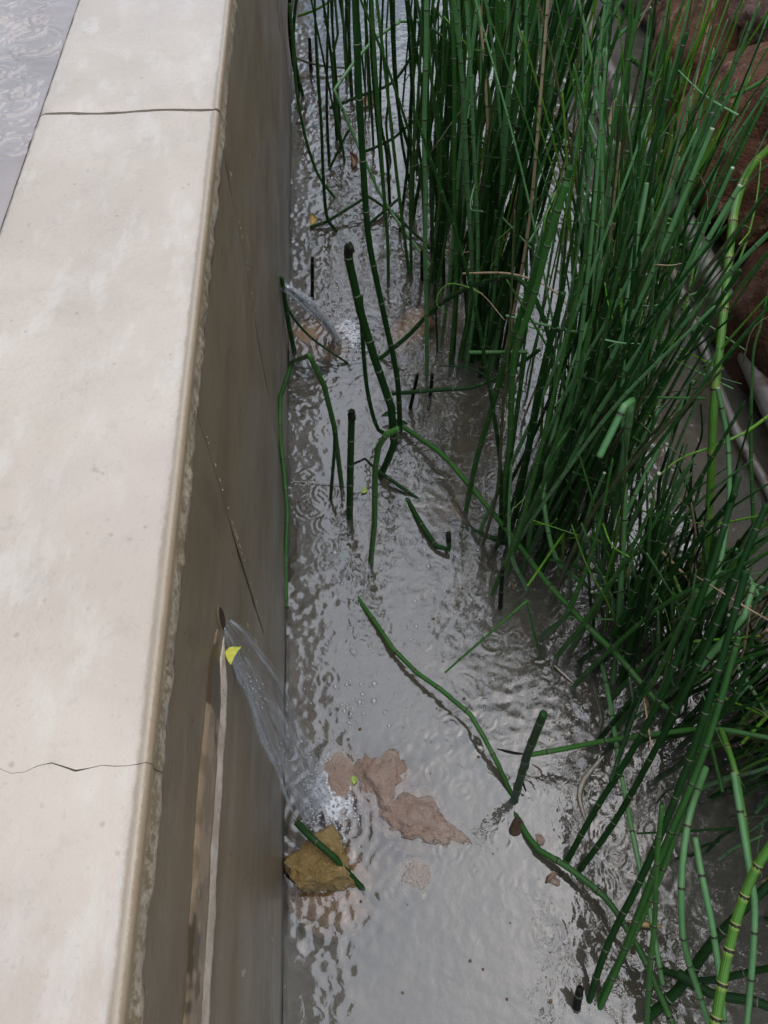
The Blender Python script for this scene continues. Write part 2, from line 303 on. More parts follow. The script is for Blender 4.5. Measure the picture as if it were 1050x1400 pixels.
# ------------------------------------------------------------------ channel wall with its coping
wall = empty('channel_wall', (WX, .5, 0), 'brown rendered channel wall topped with a wide cream plaster coping', 'wall')
def wall_panel(y0, y1):
    ys_ = np.linspace(y0, y1, max(8, int((y1 - y0) / .02))); zs = np.linspace(-.12, .662, 60); V = []; Fq = []
    for yy in ys_:
        for zz in zs:
            edge = min(abs(yy - y0), abs(yy - y1)); e = -.0016 * math.exp(-edge / .003)
            yy2 = yy + (.0018 * noise.noise(Vector((zz * 16, 3, y0 if yy == y0 else y1))) if yy in (y0, y1) else 0)
            V.append((WX - .0005 + .0022 * noise.noise(Vector((yy * 4, zz * 5, 3))) + .0008 * noise.noise(Vector((yy * 22, zz * 30, 1))) + e, yy2, zz))
    nz = len(zs)
    for i in range(len(ys_) - 1):
        for j in range(nz - 1): Fq.append((i * nz + j, (i + 1) * nz + j, (i + 1) * nz + j + 1, i * nz + j + 1))
    k = len(V)
    # back and returns give the panel its thickness
    for yy in (y0, y1):
        V += [(WX - .15, yy, -.12), (WX - .15, yy, .662)]
    Fq += [(k, k + 1, k + 3, k + 2), (k, nz and 0, nz - 1, k + 1), ((len(ys_) - 1) * nz, k + 2, k + 3, len(ys_) * nz - 1)]
    return mesh_obj('wall_panel', V, Fq, M['render'], wall)
for a, b in ((-.9, .4072), (.4080, .7852), (.7860, 1.93), (1.9308, 5.0)): wall_panel(a, b)
def seam_drips(name, y, z0, z1, cnt, sd):
    r = random.Random(sd); V = []; Fq = []
    for i in range(cnt):
        t = i / cnt; zz = z0 + (z1 - z0) * (t + r.uniform(-1.5, 1.5) / cnt); hl = r.uniform(.001, .006) * r.random(); wd = r.uniform(.0004, .0009); yy = y + r.uniform(-.001, .001)
        k = len(V)
        for s in range(6):
            a = s * math.pi / 3; V.append((WX + .0009, yy + wd * math.cos(a), zz + hl * math.sin(a)))
        V.append((WX + .0019, yy, zz))
        Fq += [(k + s, k + (s + 1) % 6, k + 6) for s in range(6)]
    o = mesh_obj(name, V, Fq, M['crust'], wall); o['kind'] = 'stuff'
seam_drips('lime_spots', .4075, .60, .24, 26, 3); seam_drips('lime_spots', .7855, .62, .35, 12, 4)
def crack(x, sd): return .010 * noise.noise(Vector((x * 14, sd, 0))) + .004 * noise.noise(Vector((x * 60, sd, 2))) + .0015 * noise.noise(Vector((x * 200, sd, 5)))
PROF = [(-.314, .56), (-.3135, .62), (-.3125, .650), (-.3085, .662), (-.3035, .671), (-.3005, .6742)]
PROF += [(xx, .675 + .0008 * math.sin(xx * 60)) for xx in np.linspace(-.297, -.126, 26)]
PROF += [(-.1255 + .0055 * math.sin(a), .6695 + .0055 * math.cos(a)) for a in np.linspace(.15, math.pi / 2, 7)]
PROF += [(-.1190, .6645), (-.1181, .660), (-.1176, .6565), (-.1180, .653), (-.1212, .651), (-.135, .650)]
def coping(y0, y1, c0, c1):
    ln = y1 - y0; N = max(30, int(ln / .009)); V = []; Fq = []; n_ = len(PROF)
    for i in range(N + 1):
        t = i / N
        for j, (px_, pz) in enumerate(PROF):
            yy = y0 + ln * t
            if c0: yy += crack(px_, c0) * max(0, 1 - t * ln / .08)
            if c1: yy += (crack(px_, c1) - .0013 * max(0, noise.noise(Vector((px_ * 40, 8, 8)))) - .0006 * max(0, noise.noise(Vector((px_ * 170, 8, 8))))) * max(0, 1 - (1 - t) * ln / .08)
            x_, z_ = px_, pz
            if pz < .6675 and px_ > -.2:
                s = noise.noise(Vector((yy * 45, pz * 60, 7))); s2 = noise.noise(Vector((yy * 120, pz * 150, 2)))
                x_ += .0022 * s + .0016 * s2; z_ += .004 * noise.noise(Vector((yy * 30, 4, 1))) + .003 * noise.noise(Vector((yy * 90, 4, 9))) if pz < .656 else 0
            if px_ < -.30 and pz > .64: x_ += .0012 * noise.noise(Vector((yy * 40, pz * 30, 2)))
            e = min(t, 1 - t) * ln
            if e < .0015 and not (c0 and t < .5) and not (c1 and t > .5): yy += (.0011 * noise.noise(Vector((px_ * 90, y0, 3))) + .0007 * noise.noise(Vector((px_ * 260, y0, 5)))) * (1 if t < .5 else -1)
            if e < .004 and pz > .6: z_ -= .0016 * (1 - e / .004) * (1 if not (c0 or c1) else .08)
            V.append((x_, yy, z_ + .0003 * noise.noise(Vector((x_ * 12, yy * 12, 0)))))
    for i in range(N):
        for j in range(n_ - 1): Fq.append((i * n_ + j, i * n_ + j + 1, (i + 1) * n_ + j + 1, (i + 1) * n_ + j))
        Fq.append((i * n_ + n_ - 1, i * n_, (i + 1) * n_, (i + 1) * n_ + n_ - 1))
    k = len(V); V += [V[j] for j in range(n_)] + [V[N * n_ + j] for j in range(n_)]; Fq += [tuple(k + j for j in range(n_))[::-1], tuple(k + n_ + j for j in range(n_))]
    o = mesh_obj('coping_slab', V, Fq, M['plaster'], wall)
    return o
yc = P(95, 1046, .675).y; yj = P(170, 152, .675).y
coping(-.9, yc - .00015, None, 3.7); coping(yc + .00015, yj - .0036, 3.7, None); coping(yj + .0036, 5, None, None)
core = mesh_obj('wall_core', [(-.30, -.9, -.12), (-.14, -.9, -.12), (-.14, 5, -.12), (-.30, 5, -.12), (-.30, -.9, .64), (-.14, -.9, .64), (-.14, 5, .64), (-.30, 5, .64)],
     [(0, 3, 2, 1), (4, 5, 6, 7), (0, 1, 5, 4), (1, 2, 6, 5), (2, 3, 7, 6), (3, 0, 4, 7)], M['dark'], wall, smooth=False)
# lime crust ledge running along the wall from the near outlet
def crust_strip(name, y0, y1, ztop, zbot, proud, mat, sd, amp):
    V = []; Fq = []; N = int((y1 - y0) / .0014); R = 8
    fz = lambda yy, q, k: amp * (noise.noise(Vector((yy * 17, sd, q))) + .28 * noise.noise(Vector((yy * 55, sd, q + 3))) + k * noise.noise(Vector((yy * 190, sd, q + 7))) + k * .6 * noise.noise(Vector((yy * 420, sd, q + 9))))
    for i in range(N + 1):
        yy = y0 + (y1 - y0) * i / N; f = min(1, (N - i) / 30)
        zt, zb = ztop + fz(yy, 0, .12), zbot + fz(yy, .3, .16); mid = (zt + zb) / 2
        for j in range(R + 1):
            u = j / R; zz = mid + ((zt - mid) * (1 - 2 * u) if u < .5 else (zb - mid) * (2 * u - 1)) * max(f, .02)
            h = proud * f * (u / .7 if u < .7 else 1.) * (.75 + .22 * noise.noise(Vector((yy * 40, zz * 60, sd))) + .10 * noise.noise(Vector((yy * 220, zz * 260, sd)))) + .0014
            V.append((WX - .003 if j in (0, R) else WX + max(.0008, h), yy, zz))
    for i in range(N):
        for j in range(R): k = i * (R + 1) + j; Fq.append((k, k + 1, k + R + 2, k + R + 1))
    return mesh_obj(name, V, Fq, mat, wall)
crust_strip('scum_band', -.45, .278, .547, .490, .0016, M['scum'], 8.1, .008)
crust_strip('lime_crust', -.45, .284, .507, .477, .0040, M['crust'], 5.2, .0075)
def hole(px, py, ry, rz):
    c = PX(px, py, WX); V = []; N = 14
    for k, (s, dx) in enumerate(((1.2, .0006), (1.0, .0020), (.85, .0019))):
        for i in range(N):
            a = 2 * math.pi * i / N; q = s * (1 + .25 * noise.noise(Vector((math.cos(a), math.sin(a), px))))
            V.append((WX + dx, c.y + ry * q * math.cos(a), c.z + rz * q * math.sin(a)))
    Fq = [(k * N + i, k * N + (i + 1) % N, (k + 1) * N + (i + 1) % N, (k + 1) * N + i) for k in range(2) for i in range(N)] + [tuple(2 * N + i for i in range(N))]
    mesh_obj('outlet_hole', V, Fq, [M['render'], M['dark']], wall, matidx=[0] * N + [1] * N + [1]); return c  # flat dark disc: the hole's inner shade is put into its colour
h1 = hole(301, 847, .008, .016); h2 = hole(383, 392, .009, .010)
# pool behind the coping
fast_grid('pool_floor', np.linspace(-4, -.31, 8), np.linspace(-2, 6, 8), .625, M['poolfloor'])
prings = [(random.uniform(-.56, -.32), random.uniform(.58, 1.55), random.uniform(.003, .020), random.uniform(.4, 1.1)) for _ in range(210)]
for px, py, R in ((38, 40, .020), (45, 57, .030), (12, 35, .018), (18, 142, .022), (33, 127, .014), (8, 118, .024), (5, 90, .02)):
    q = P(px, py, .664); prings.append((q.x, q.y, R, 1.2))
def pool_z(X, Y):
    h = .664 + .00006 * samp(T1, 1.28, X, Y) + .00010 * samp(T3, 1.28, X, Y)
    for rx, ry, R, A in prings:
        m = (np.abs(X - rx) < .05) & (np.abs(Y - ry) < .05)
        if m.any():
            r = np.hypot(X[m] - rx, Y[m] - ry); h[m] += A * .0010 * np.cos(2 * np.pi * (r - R) / .0095) * np.exp(-((r - R) / (.0035 + .2 * R)) ** 2)
    return h
fast_grid('pool_water', np.concatenate([np.linspace(-4, -.75, 10), np.linspace(-.74, -.3095, 170)]), np.concatenate([np.linspace(-2, .3, 6), np.linspace(.32, 2.2, 620), np.linspace(2.3, 6, 8)]), pool_z, M['pool'])
# ------------------------------------------------------------------ rocks
def crag(v, sd): return .05 * abs(noise.noise(v * 3.1 + Vector((sd, 0, 0)))) - .05 * max(0, .12 - abs(noise.noise(v * 1.9 + Vector((0, sd, 0))))) / .12
def rock(name, c, size, mat, label, cat, sd, rot=0, sub=4, cuts=9, rough=.10, group=None, squash=.8, planes=None):
    bm = bmesh.new(); bmesh.ops.create_icosphere(bm, subdivisions=sub, radius=1); r = random.Random(sd)
    pl = [(Vector((r.gauss(0, 1), r.gauss(0, 1), r.gauss(0, .8))).normalized(), r.uniform(.55, .85)) for _ in range(cuts)] + (planes or [])
    for v in bm.verts:
        for nn, d in pl:
            e = v.co.dot(nn) - d
            if e > 0: v.co -= nn * e * .93
        p = v.co * 2.1 + Vector((sd, sd * 2, 0))
        v.co += v.co.normalized() * (rough * noise.fractal(p, .7, 2.1, 5) + rough * .35 * noise.noise(p * 5) + (crag(v.co, sd) if sub == 5 and size[2] > .1 else 0))
    R = Matrix.Rotation(rot, 3, 'Z')
    for v in bm.verts: v.co = R @ Vector((v.co.x * size[0], v.co.y * size[1], v.co.z * size[2]))
    me = bpy.data.meshes.new(name); bm.to_mesh(me); bm.free(); me.materials.append(mat)
    me.polygons.foreach_set('use_smooth', [True] * len(me.polygons))
    o = bpy.data.objects.new(name, me); COL.objects.link(o); o.location = c
    return tag(o, label, cat, group)
RG = 'sandstone boulders along the bank'
rock('boulder', P(985, 235, .16) + Vector((.13, .05, -.02)), (.20, .26, .26), M['redrock'], 'large mottled red-brown boulder behind the densest reeds', 'rock', 2.3, .4, 5, 10, .09, RG)
rock('boulder', P(1035, 440, .10) + Vector((.13, 0, -.02)), (.17, .25, .24), M['redsmooth'], 'smooth dark red boulder face just above the grey pole', 'rock', 5.1, .3, 5, 7, .04, RG)
rock('boulder', P(1045, 5, .30) + Vector((.10, .10, .0)), (.15, .19, .17), M['pinkrock'], 'pale pink and orange boulder at the top of the bank', 'rock', 9.7, .2, 5, 9, .10, RG)
rock('boulder', P(1030, 125, .24) + Vector((.16, .05, -.02)), (.17, .12, .12), M['darkrock'], 'dark brown boulder directly under the pale pink one', 'rock', 3.9, .5, 4, 9, .09, RG)
rock('boulder', P(905, 70, .08) + Vector((.12, .02, -.03)), (.18, .28, .20), M['redrock'], 'brown boulder seen through the reeds near the far bank', 'rock', 7.7, -.2, 5, 9, .10, RG)
rock('boulder', P(840, 5, .05) + Vector((.16, .15, -.02)), (.17, .30, .17), M['darkrock'], 'farthest low dark boulder behind the upper end of the grey pole', 'rock', 12.1, .1, 4, 9, .10, RG)
rock('boulder', Vector((1.0, .55, .02)), (.2, .26, .2), M['redsmooth'], 'dark boulder beside the lower end of the grey pole', 'rock', 15.1, .1, 4, 9, .06, RG)
SG = 'stones lying in the channel'
rock('stone', P(446, 1180, .012) + Vector((0, 0, -.004)), (.048, .055, .050), M['goldrock'], 'ochre angular stone breaking the surface where the near jet lands', 'stone', 4.2, .75, 5, 6, .15, SG, planes=[(Vector((.05, .1, 1)).normalized(), .42), (Vector((-.55, -.75, .15)).normalized(), .5), (Vector((.8, -.5, .1)).normalized(), .5), (Vector((.2, .95, .1)).normalized(), .6)])
rock('stone', P(520, 1070, 0) + Vector((0, 0, -.0195)), (.050, .058, .034), M['pinkstone'], 'pale pink stone just awash above the ochre stone', 'stone', 6.6, .2, 5, 4, .22, SG, planes=[(Vector((.16, -.14, 1)).normalized(), .86)])
rock('stone', P(580, 1122, 0) + Vector((0, 0, -.0180)), (.066, .046, .032), M['pinkstone'], 'wide pink slab stone with rusty lower edge at the ripple line', 'stone', 8.4, -.35, 5, 4, .22, SG, planes=[(Vector((.16, -.14, 1)).normalized(), .86)])
rock('stone', P(463, 1062, 0) + Vector((0, 0, -.0215)), (.036, .060, .026), M['pinkstone'], 'reddish stone under the froth beside the near jet', 'stone', 10.4, .1, 4, 6, .12, SG)
rock('stone', P(557, 1200, 0) + Vector((0, 0, -.0158)), (.042, .026, .024), M['greystone'], 'pale grey flat stone lying submerged below the pink slab', 'stone', 13.3, .2, 4, 6, .06, SG, planes=[(Vector((0, 0, 1)), .7)])
rock('stone', P(455, 1215, 0) + Vector((0, 0, -.024)), (.062, .058, .024), M['tanstone'], 'tan stone submerged in front of the ochre stone', 'stone', 14.3, .2, 4, 6, .08, SG)
rock('stone', P(436, 458, 0) + Vector((0, 0, -.0225)), (.068, .085, .030), M['tanstone'], 'orange-tan stone under the far water jet', 'stone', 16.3, .5, 4, 6, .08, SG)
rock('stone', P(560, 440, 0) + Vector((0, 0, -.0315)), (.055, .075, .030), M['tanstone'], 'pinkish tan stone submerged beyond the thick leaning broken stem', 'stone', 18.3, -.4, 4, 6, .08, SG)
rock('stone', P(605, 690, 0) + Vector((0, 0, -.034)), (.052, .03, .028), M['tanstone'], 'dull tan stone under the surface below the stem cluster', 'stone', 19.3, -.4, 4, 6, .08, SG)
for (px, py, s, sd) in ((705, 1130, .013, 1), (738, 1148, .008, 2), (757, 1205, .009, 3)):
    rock('pebble', P(px, py, .0), (s, s * .8, s * .55), M['pinkstone'] if sd > 1 else M['darkrock'], ('dark pebble at the foot of the forked broken stem', 'small pink pebble beside the fallen green stem', 'flat pink pebble below the fallen green stem')[sd - 1], 'pebble', 20 + sd, sd, 3, 5, .12, 'pebbles in the channel')
# ------------------------------------------------------------------ tubes (stems, poles)
def tube(pts, rad, vco, sides=8):
    V, Fq, UV = [], [], []; n_ = len(pts); T = []
    for i in range(n_):
        t = (pts[min(i + 1, n_ - 1)] - pts[max(i - 1, 0)]); T.append(t.normalized() if t.length > 1e-9 else Vector((0, 0, 1)))
    u = T[0].orthogonal().normalized()
    for i in range(n_):
        u = (u - T[i] * u.dot(T[i])); u = u.normalized() if u.length > 1e-6 else T[i].orthogonal().normalized(); wv = T[i].cross(u)
        for s in range(sides):
            a = 2 * math.pi * s / sides; V.append(pts[i] + (u * math.cos(a) + wv * math.sin(a)) * rad[i])
    for i in range(n_ - 1):
        for s in range(sides):
            s2 = (s + 1) % sides; Fq.append((i * sides + s, i * sides + s2, (i + 1) * sides + s2, (i + 1) * sides + s))
            UV += [(s / sides, vco[i]), ((s + 1) / sides, vco[i]), ((s + 1) / sides, vco[i + 1]), (s / sides, vco[i + 1])]
    mi = [0] * len(Fq)
    Fq += [tuple(range(sides))[::-1], tuple((n_ - 1) * sides + s for s in range(sides))]; mi += [1, 1]; UV += [(.5, vco[0])] * sides + [(.5, vco[-1])] * sides
    return V, Fq, UV, mi, T
def catmull(p, per=6):
    q = [p[0] * 2 - p[1]] + p + [p[-1] * 2 - p[-2]]; out = []
    for i in range(1, len(q) - 2):
        a, b, c, d = q[i - 1:i + 3]
        for k in range(per):
            t = k / per; out.append(.5 * ((2 * b) + (c - a) * t + (2 * a - 5 * b + 4 * c - d) * t * t + (3 * b - a - 3 * c + d) * t ** 3))
    return out + [p[-1]]
# shared node sheath: a flared dark collar with a pale rim, radius 1, along +Z
def sheath_mesh(name, rim):
    prof = [(1.01, -.15, 0), (1.06, .1, 0), (1.09, .80, 0), (1.11, 1.0, 1), (1.0, 1.06, 1)]; V = []; Fq = []; mi = []
    for rr, z, _ in prof: V += [(rr * math.cos(a * math.pi / 4), rr * math.sin(a * math.pi / 4), z) for a in range(8)]
    for k in range(4):
        for s in range(8): Fq.append((k * 8 + s, k * 8 + (s + 1) % 8, (k + 1) * 8 + (s + 1) % 8, (k + 1) * 8 + s)); mi.append(prof[k + 1][2] if k > 1 else 0)
    me = bpy.data.meshes.new(name); me.from_pydata(V, [], Fq); me.materials.append(M['sheath']); me.materials.append(rim); me.polygons.foreach_set('material_index', mi); me.polygons.foreach_set('use_smooth', [True] * len(Fq)); return me, V, Fq, mi
SH = {'p': sheath_mesh('node_sheath', M['rim']), 'y': sheath_mesh('node_sheath', M['rimy'])}
STEMG = 'horsetail stems growing in the channel'
stats = {'stems': 0, 'nodes': 0}
def stem_geo(raw, r0, r1, seg, smooth, rnd, tip, pts_kinks=True):
    pl = catmull(raw) if smooth and len(raw) > 2 else list(raw)
    cum = [0]
    for a, b in zip(pl, pl[1:]): cum.append(cum[-1] + (b - a).length)
    L = cum[-1]
    def at(s):
        s = min(max(s, 0), L); lo = 0
        for k in range(len(cum) - 1):
            if s <= cum[k + 1] or k == len(cum) - 2: lo = k; break
        t = (s - cum[lo]) / max(1e-9, cum[lo + 1] - cum[lo]); return pl[lo].lerp(pl[lo + 1], t)
    nodes = []; s = seg * rnd.uniform(.3, .8)
    while s < L - seg * .12:
        nodes.append(s); t = s / L; s += seg * rnd.uniform(.68, 1.25) * (1 - .45 * t if tip else 1)
    ring = [(0., 0.)]
    corners = [] if smooth else cum[1:-1]
    for k, sn in enumerate(nodes):
        ring.append((sn, k + 1.))
    rr = [0.] + nodes + [L]; out = []
    for k in range(len(rr) - 1):
        a, b = rr[k], rr[k + 1]
        ex = [c_ for c_ in corners if a + 1e-4 < c_ < b - 1e-4]
        ss = [a, a + min(r0 * .6, (b - a) * .2)] + [a + (b - a) * q for q in (.33, .66)] + [b - min(r0 * .6, (b - a) * .2)] + ex
        for q in sorted(ss): out.append((q, k + (q - a) / max(1e-6, b - a)))
    out.append((L, len(rr) - 1.0))
    pts, rad, vv = [], [], []
    for q, v in out:
        pts.append(at(q)); f = v - math.floor(v); t = q / L
        rr_ = r0 + (r1 - r0) * t ** 1.3
        if f < 1e-6 and 0 < v < len(rr) - 1: rr_ *= 1.10
        if not smooth and any(abs(q - c_) < 1e-6 for c_ in corners): rr_ *= 1.06
        rad.append(rr_); vv.append(v)
    if tip:
        d = (pts[-1] - pts[-2]).normalized(); pts.append(pts[-1] + d * r1 * 3.5); rad.append(r1 * .25); vv.append(vv[-1] + .5)
    nd = []
    for sn in nodes:
        t = sn / L; d = (at(sn + .002) - at(sn - .002)); nd.append((at(sn), d.normalized() if d.length > 1e-9 else Vector((0, 0, 1)), r0 + (r1 - r0) * t ** 1.3))
    return pts, rad, vv, nd
def make_stem(raw, label, mat='dark_stem', r0=.005, r1=None, seg=.055, smooth=True, tip=False, sep=True, name='horsetail_stem', cat='reed stem', group=STEMG, sd=0, black=False):
    rnd = random.Random(sd * 7919 + int(raw[0].x * 1e4) + int(raw[0].y * 1e5)); r1 = r0 * .8 if r1 is None else r1
    pts, rad, vv, nd = stem_geo(raw, r0, r1, seg, smooth, rnd, tip)
    base = raw[0].copy(); V, Fq, UV, mi, T = tube([p - base for p in pts], rad, vv)
    cap = M['pith'] if mat in ('dead_stem', 'blue_lit_stem', 'bright_stem') and not tip else M['dark_stem' if mat not in ('black_stem', 'olive_stem') else mat]
    o = empty(name, base, label, cat, group); k_ = mesh_obj('stalk', V, Fq, [M[mat], cap], None, True, UV, None, mi); k_.parent = o; stats['stems'] += 1
    if black:
        d = (pts[-2] - pts[-1]); e_ = pts[-1] - d.normalized() * .0015; q_ = [e_ + d.normalized() * t for t in (0, .004, .009, .014, .019)]; rnd2 = random.Random(sd)
        V, Fq, UV, mi, _ = tube([p - base for p in q_], [r1 * k for k in (.8, 1.1, 1.22, 1.08, 1.03)], [0] * 5, 9)
        V = [v + Vector((rnd2.gauss(0, 1), rnd2.gauss(0, 1), rnd2.gauss(0, 1.6))) * r1 * .14 for v in V]
        mesh_obj('blackened_end', V, Fq, [M['black_stem'], M['black_stem']], None, False, UV, None, mi).parent = o
    rim = 'y' if mat in ('yellow_stem', 'bright_stem', 'dead_stem') else 'p'; me, SV, SF, SM = SH[rim]
    if sep:
        for p, d, r in nd:
            c = bpy.data.objects.new('node_sheath', me); COL.objects.link(c); c.parent = o; q = d.to_track_quat('Z', 'Y')
            c.matrix_basis = Matrix.LocRotScale(p - base, q, Vector((r, r, r * (1 if r > .003 else 1.3)))); stats['nodes'] += 1
    elif nd:
        V, Fq, mi = [], [], []
        for p, d, r in nd:
            m = Matrix.LocRotScale(p - base, d.to_track_quat('Z', 'Y'), Vector((r, r, r))); k = len(V)
            V += [m @ Vector(v) for v in SV]; Fq += [tuple(k + i for i in f) for f in SF]; mi += SM
        c = mesh_obj('node_sheath', V, Fq, [M['sheath'], me.materials[1]], None, True, None, None, mi); c.parent = o; c['kind'] = 'stuff'
    return o
def path(pl, base=None, sink=True):
    """pixels (px, py, z) -> points; z None keeps the point over the vertical of the base."""
    out = []; b0 = P(base[0], base[1], 0) if base else None
    for q in pl:
        z = q[2] if len(q) > 2 else None
        if z is None:
            if b0 is None: b0 = P(q[0], q[1], 0); out.append(b0); continue
            d = ray(q[0], q[1]); t = (d.x * (b0.x - CP.x) + d.y * (b0.y - CP.y)) / (d.x * d.x + d.y * d.y); out.append(CP + d * t)
        else: out.append(P(q[0], q[1], z))
    if sink and abs(out[0].z) < .004:
        d = (out[1] - out[0]).normalized(); d = d if d.z > .25 else Vector((d.x, d.y, .5)).normalized(); out.insert(0, out[0] - d * (.04 / max(.3, d.z)))
    return out
